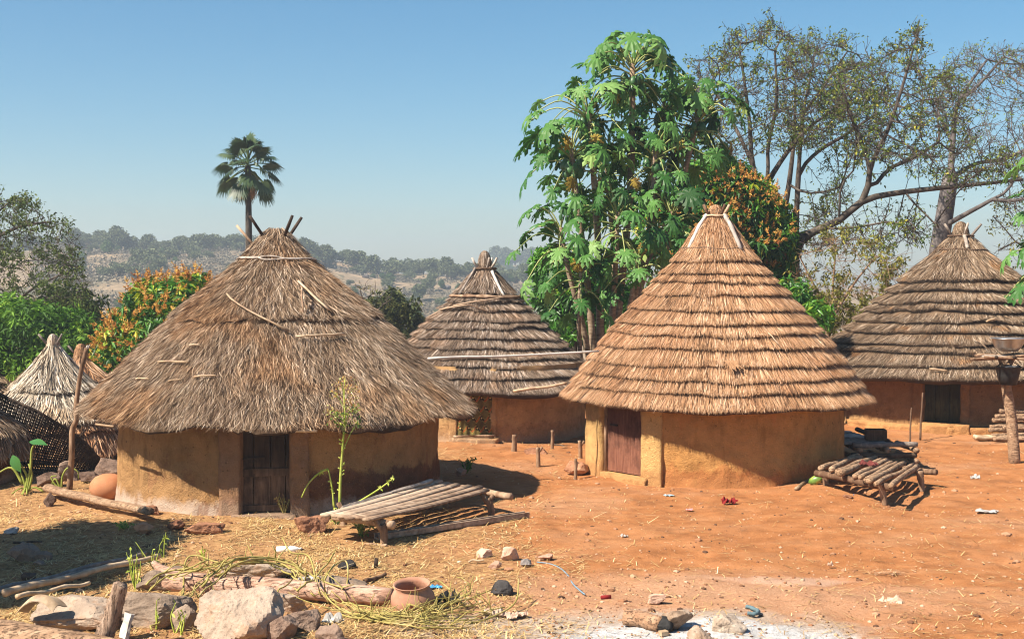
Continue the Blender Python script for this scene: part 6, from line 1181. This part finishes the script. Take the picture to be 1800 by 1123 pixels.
M_BLUE = m_flat('blue_plastic', (.06, .33, .62), .35); M_WHITE = m_flat('white_plastic', (.42, .40, .37), .4); M_REDC = m_flat('red_cloth', (.24, .022, .022), .9, .1); M_PINKC = m_flat('pink_scrap', (.70, .26, .26)); M_BLKP = m_flat('black_plastic', (.02, .02, .02), .4); M_PAPER = m_flat('tan_paper', (.60, .42, .31), .9, .1); M_MAROON = m_flat('maroon_cloth', (.15, .04, .035), .9, .1); M_PALEB = m_flat('pale_blue_card', (.42, .62, .70))
for a in [(546, 1092, 30, M_BLUE, 'crumpled blue plastic bag below the green stems', 'plastic_bag', 'bag', .35), (322, 1068, 22, M_BLUE, 'thin scrap of blue plastic on the slab by the boulder', 'plastic_scrap', 'litter', .2), (766, 1034, 22, M_BLUE, 'scrap of blue plastic behind the clay pot', 'plastic_scrap', 'litter', .2), (535, 1022, 44, M_WHITE, 'flattened clear plastic sack between the humped boulder and the domed rock', 'plastic_bag', 'bag', .22), (650, 1038, 18, M_WHITE, 'small white plastic wad by the domed rock', 'plastic_scrap', 'litter', .4), (785, 1062, 44, M_BLKP, 'black plastic sack right behind the clay pot', 'plastic_bag', 'bag', .5), (868, 1082, 34, M_PAPER, 'left crumpled tan paper on the grey dust', 'paper_scrap', 'litter', .3), (905, 1084, 40, M_PAPER, 'right crumpled tan paper on the grey dust', 'paper_scrap', 'litter', .25), (585, 1094, 34, M_WHITE, 'torn white cup lying among the stems left of the pot', 'paper_scrap', 'litter', .4),
          (1176, 872, 18, M_PALEB, 'pale blue packet on bare earth before the tan hut', 'packet', 'litter', .12), (1282, 886, 26, M_REDC, 'red and black rag on the earth before the tan hut', 'rag', 'rag', .35), (1212, 897, 11, M_PINKC, 'pink scrap between the packet and the red rag', 'paper_scrap', 'litter', .2), (1404, 894, 9, M_PINKC, 'tiny red scrap left of the log bench', 'paper_scrap', 'litter', .2), (1714, 842, 16, M_WHITE, 'white and pink wrapper on open earth right of the bench', 'wrapper', 'litter', .45), (1733, 900, 34, M_WHITE, 'flat white strip of plastic near the right edge', 'plastic_scrap', 'litter', .08), (1098, 944, 12, M_WHITE, 'small pale scrap in the middle of the red yard', 'paper_scrap', 'litter', .3), (1527, 818, 26, M_MAROON, 'maroon rag draped on the log bench', 'rag', 'rag', .25), (1502, 872, 8, M_BLUE, 'blue chip under the log bench', 'plastic_scrap', 'litter', .2), (1245, 1086, 8, M_PINKC, 'reddish scrap on the white ash', 'paper_scrap', 'litter', .2), (1460, 996, 10, M_PAPER, 'pale dry pod on the red yard', 'seed_pod', 'litter', .6), (1216, 936, 8, M_WHITE, 'tiny white crumb of plastic before the tan hut', 'plastic_scrap', 'litter', .3), (12, 820, 20, M_PAPER, 'orange dry leaf beside the broad-leaved plant', 'dry_leaf', 'leaf', .3), (1565, 1064, 40, M_PAPER, 'curled dry leaf low on the right side', 'dry_leaf', 'leaf', .3)]:
    o = crumple(a[0], a[1], a[2], a[3], a[4], a[5], a[6], int(a[0]), a[7]); 
    if a[5] == 'rag' and a[0] == 1527: o.location.z = .44; p_ = Pz(1527, 816, .46); o.location.x, o.location.y = p_[0], p_[1]
q = G(506, 971); T = thing('plastic_bottle', q + (0, 0, .045), 'clear crushed plastic bottle lying on the straw', 'bottle'); mb = MB(); rz_ = rotm((0, 0, 1), .15) @ rotm((0, 1, 0), R(90)); lathe(mb, [(.002, -.16), (.042, -.155), (.045, -.05), (.040, 0), (.045, .05), (.043, .09), (.016, .145), (.016, .16)], q + (0, .02, .045), 16, .5, .06, rz_); mb.build('bottle_body', m_noise('clear_plastic', [(.3, (.62, .58, .52)), (.7, (.85, .84, .82))], 8, 3, .2, .1, spec=.6), T)
mb = MB(); lathe(mb, [(.002, .155), (.018, .156), (.018, .185), (.002, .186)], q + (0, .02, .045), 12, .5, 0, rz_); mb.build('bottle_cap', M_WHITE, T)
mb = MB(); tube(mb, [G(1056, 1053, .025), G(1074, 1052, .025)], .022, 10); tag(mb.build('battery_cell', M_REDC), 'small red cylinder lying at the edge of the grey dust', 'litter')
mb = MB(); tube(mb, curve([G(x, y, .012) for x, y in ((944, 989), (966, 992), (985, 1000), (998, 1012), (1006, 1026), (1018, 1038), (1028, 1046))], 6), .009, 5, .5, True, .15); tag(mb.build('cord', m_flat('faded_blue_cord', (.18, .28, .36), .8)), 'faded blue cord trailing over the red earth', 'cord')
mb = MB(); tube(mb, curve([G(x, y, .03) for x, y in ((1312, 1070), (1320, 1072), (1332, 1078), (1328, 1083), (1314, 1082))], 6), .022, 6, .5, True, .15); tag(mb.build('rag', m_flat('teal_rag', (.10, .16, .18), .9)), 'twisted teal rag right of the hearth', 'rag')
mb = MB(); bar(mb, G(660, 1000, .0), G(662, 1000, .14) , .05, .05, (0, 1, 0)); tag(mb.build('wood_peg', M_DARKW), 'dark peg stuck in the straw behind the clay pot', 'peg')
pole('stick', M_WOOD, G(640, 1026, .03), G(676, 1014, .03), .03, .025, 'short thick stick lying behind the pink log', 'stick', None, 7)
pole('stick', M_WOOD, G(846, 935, .02), G(880, 930, .02), .014, .012, 'thin forked twig right of the hollowed plank', 'stick', None, 6); pole('stick', M_BAMB, G(822, 988, .02), G(850, 988, .02), .014, .014, 'short pale stick left of the pinkish stones', 'stick', None, 6)
pole('stick', M_WOOD, G(642, 957, .02), G(678, 960, .02), .02, .02, 'short stick at the foot of the slat bed post', 'stick', None, 6); pole('stick', M_WOOD, G(1428, 1050, .02), G(1455, 1046, .02), .02, .015, 'curved brown twig low on the red yard', 'stick', None, 6)
pole('stick', M_DARKW, G(24, 958, .03), G(75, 955, .03), .02, .015, 'dark stick on the shaded earth above the flat stone', 'stick', None, 6); pole('stick', M_WOOD, G(250, 968, .03), G(292, 954, .03), .03, .02, 'brown stick at the edge of the shade above the poles', 'stick', None, 6)
pole('stick', M_DARKW, G(972, 783, .02), G(996, 786, .02), .02, .02, 'dark flat stick before the middle hut', 'stick', None, 6); pole('stick', M_BAMB, G(960, 772, .05), G(1016, 762, .1), .016, .012, 'thin pale cane in the gap beside the middle hut', 'stick', None, 6)
p = G(1556, 1010); n = 90; mb = MB(); a_ = p + rng.normal(0, .07, (n, 3)) * (2, 1, .3) + (0, 0, .02); d = rdir(n) * (1, 1, .25); quads(mb, a_, a_ + d * .14, np.cross(nrm(d), (0, 0, 1.0)) * .006, rng.uniform(.3, .9, n)); tag(mb.build('straw_tuft', M_STRAW3, smooth=False), 'tuft of straw alone on the red earth at the right', 'straw')
# ---- straw litter, pebbles and grass specks that nobody could count
def scatter(n, dens_fn, lo, hi, pix=True):
    px, py = rng.uniform(-80, 1900, n), lo + (hi - lo) * rng.random(n) ** 1.0; k = rng.random(n) < dens_fn(px, py); px, py = px[k], py[k]
    Y = CAMZ * F / np.maximum(py - 490, 40); x = (px - CX) / F * Y; z = H(x, Y); Y = (CAMZ - z) * F / np.maximum(py - 490, 40); x = (px - CX) / F * Y
    z = hbase(x, Y) + (.035 * fbm(x * .9, Y * .9, 0, 3, 4) + .011 * fbm(x * 4.2, Y * 4.2, 0, 31, 3) + .02 * np.maximum(0, vn(x * 2.1, Y * 2.1, 0, 77)) ** 2); return np.stack((x, Y, z), -1), px, py
def outside_huts(p):
    ok = np.ones(len(p), bool)
    for c, r_ in ((C1, H1R), (C2, H2R), (C3, H3R), (C4, H4R)): ok &= (p[:, 0] - c[0]) ** 2 + (p[:, 1] - c[1]) ** 2 > (r_ + .1) ** 2
    return ok
def dens(px, py):
    nz_ = .5 + .8 * fbm(px / 90, py / 45, 0, 41, 4)
    left = sst(1000, 640, px + (py - 950) * .35) * sst(880, 915, py + (px - 500) * .0) * 1.25
    mid = .30 * sst(1080, 950, px) * sst(700, 820, px) * sst(760, 800, py) + .35 * sst(300, 60, px) * sst(830, 860, py)
    return np.clip((left + mid) * np.clip(nz_, .08, 1.2) + .026 + .022 * nz_, 0, 1)
pt, px, py = scatter(150000, dens, 760, 1135); pt = pt[outside_huts(pt)]; n = len(pt); a = rng.uniform(0, 6.28, n); d = np.stack((np.cos(a), np.sin(a), rng.normal(0, .16, n)), -1); L = rng.uniform(.04, .17, n) * np.where(rng.random(n) < .06, 2, 1); mb = MB()
quads(mb, pt + (0, 0, .008), pt + d * L[:, None] + (0, 0, .012) + np.abs(rng.normal(0, .008, (n, 1))) * (0, 0, 1), np.cross(d, (0, 0, 1.0)) * rng.uniform(.003, .0065, n)[:, None], np.clip(rng.normal(.5, .2, n), 0, 1))
tag(mb.build('straw_litter', m_attr('golden_straw', [(0, (0.16, 0.085, 0.03)), (.35, (0.38, 0.23, 0.085)), (.65, (0.58, 0.40, 0.17)), (1, (0.78, 0.64, 0.38))], .7, .2), smooth=False, loc=(0, 18, 0)), 'golden chopped straw strewn over the yard', 'straw', kind='stuff')
pt, px, py = scatter(22000, lambda x, y: .25 + .4 * sst(1000, 1060, y) * sst(700, 800, x) * sst(1300, 1150, x) + .2 * sst(500, 300, x), 770, 1135); pt = pt[outside_huts(pt)]; n = len(pt); mb = MB(); v, f = ICO[1]; sz = rng.gamma(1.6, .006, n) + .004
vv = pt[:, None] + v[None] * sz[:, None, None] * np.array((1, 1, .7)) * rng.uniform(.7, 1.3, (n, 1, 3)); mb.add(vv.reshape(-1, 3), (f[None] + np.arange(n)[:, None, None] * len(v)).reshape(-1, 3), np.repeat(rng.random(n), len(f)))
tag(mb.build('pebbles', m_attr('pebble', [(0, (0.05, 0.032, 0.024)), (.4, (0.26, 0.12, 0.06)), (.75, (0.42, 0.25, 0.15)), (.98, (.46, .32, .22)), (1, (0.55, 0.45, 0.36))], .9, .1), smooth=False, loc=(0, 18, 0)), 'small pebbles and crumbs of earth over the yard', 'pebbles', kind='stuff')

# ------------------------------------------------------------------ the dry-season haze
mb = MB(); X0, X1, Y0, Y1, Z0, Z1 = -1150, 1150, -60, 1040, -22, 34
v = [(x, y, z) for z in (Z0, Z1) for y in (Y0, Y1) for x in (X0, X1)]
mb.add(v, np.array([(0, 2, 3, 1), (4, 5, 7, 6), (0, 1, 5, 4), (1, 3, 7, 5), (3, 2, 6, 7), (2, 0, 4, 6)]))
hm = bpy.data.materials.new('dust_haze'); hm.use_nodes = True; ht = hm.node_tree
for q in list(ht.nodes):
    if q.type == 'BSDF_PRINCIPLED': ht.nodes.remove(q)
pv = ht.nodes.new('ShaderNodeVolumePrincipled'); pv.inputs['Color'].default_value = (0.82, 0.91, 1.0, 1); pv.inputs['Density'].default_value = HAZE; pv.inputs['Anisotropy'].default_value = 0.3
ht.links.new(pv.outputs[0], ht.nodes['Material Output'].inputs['Volume'])
tag(mb.build('haze', hm, smooth=False), kind='stuff')
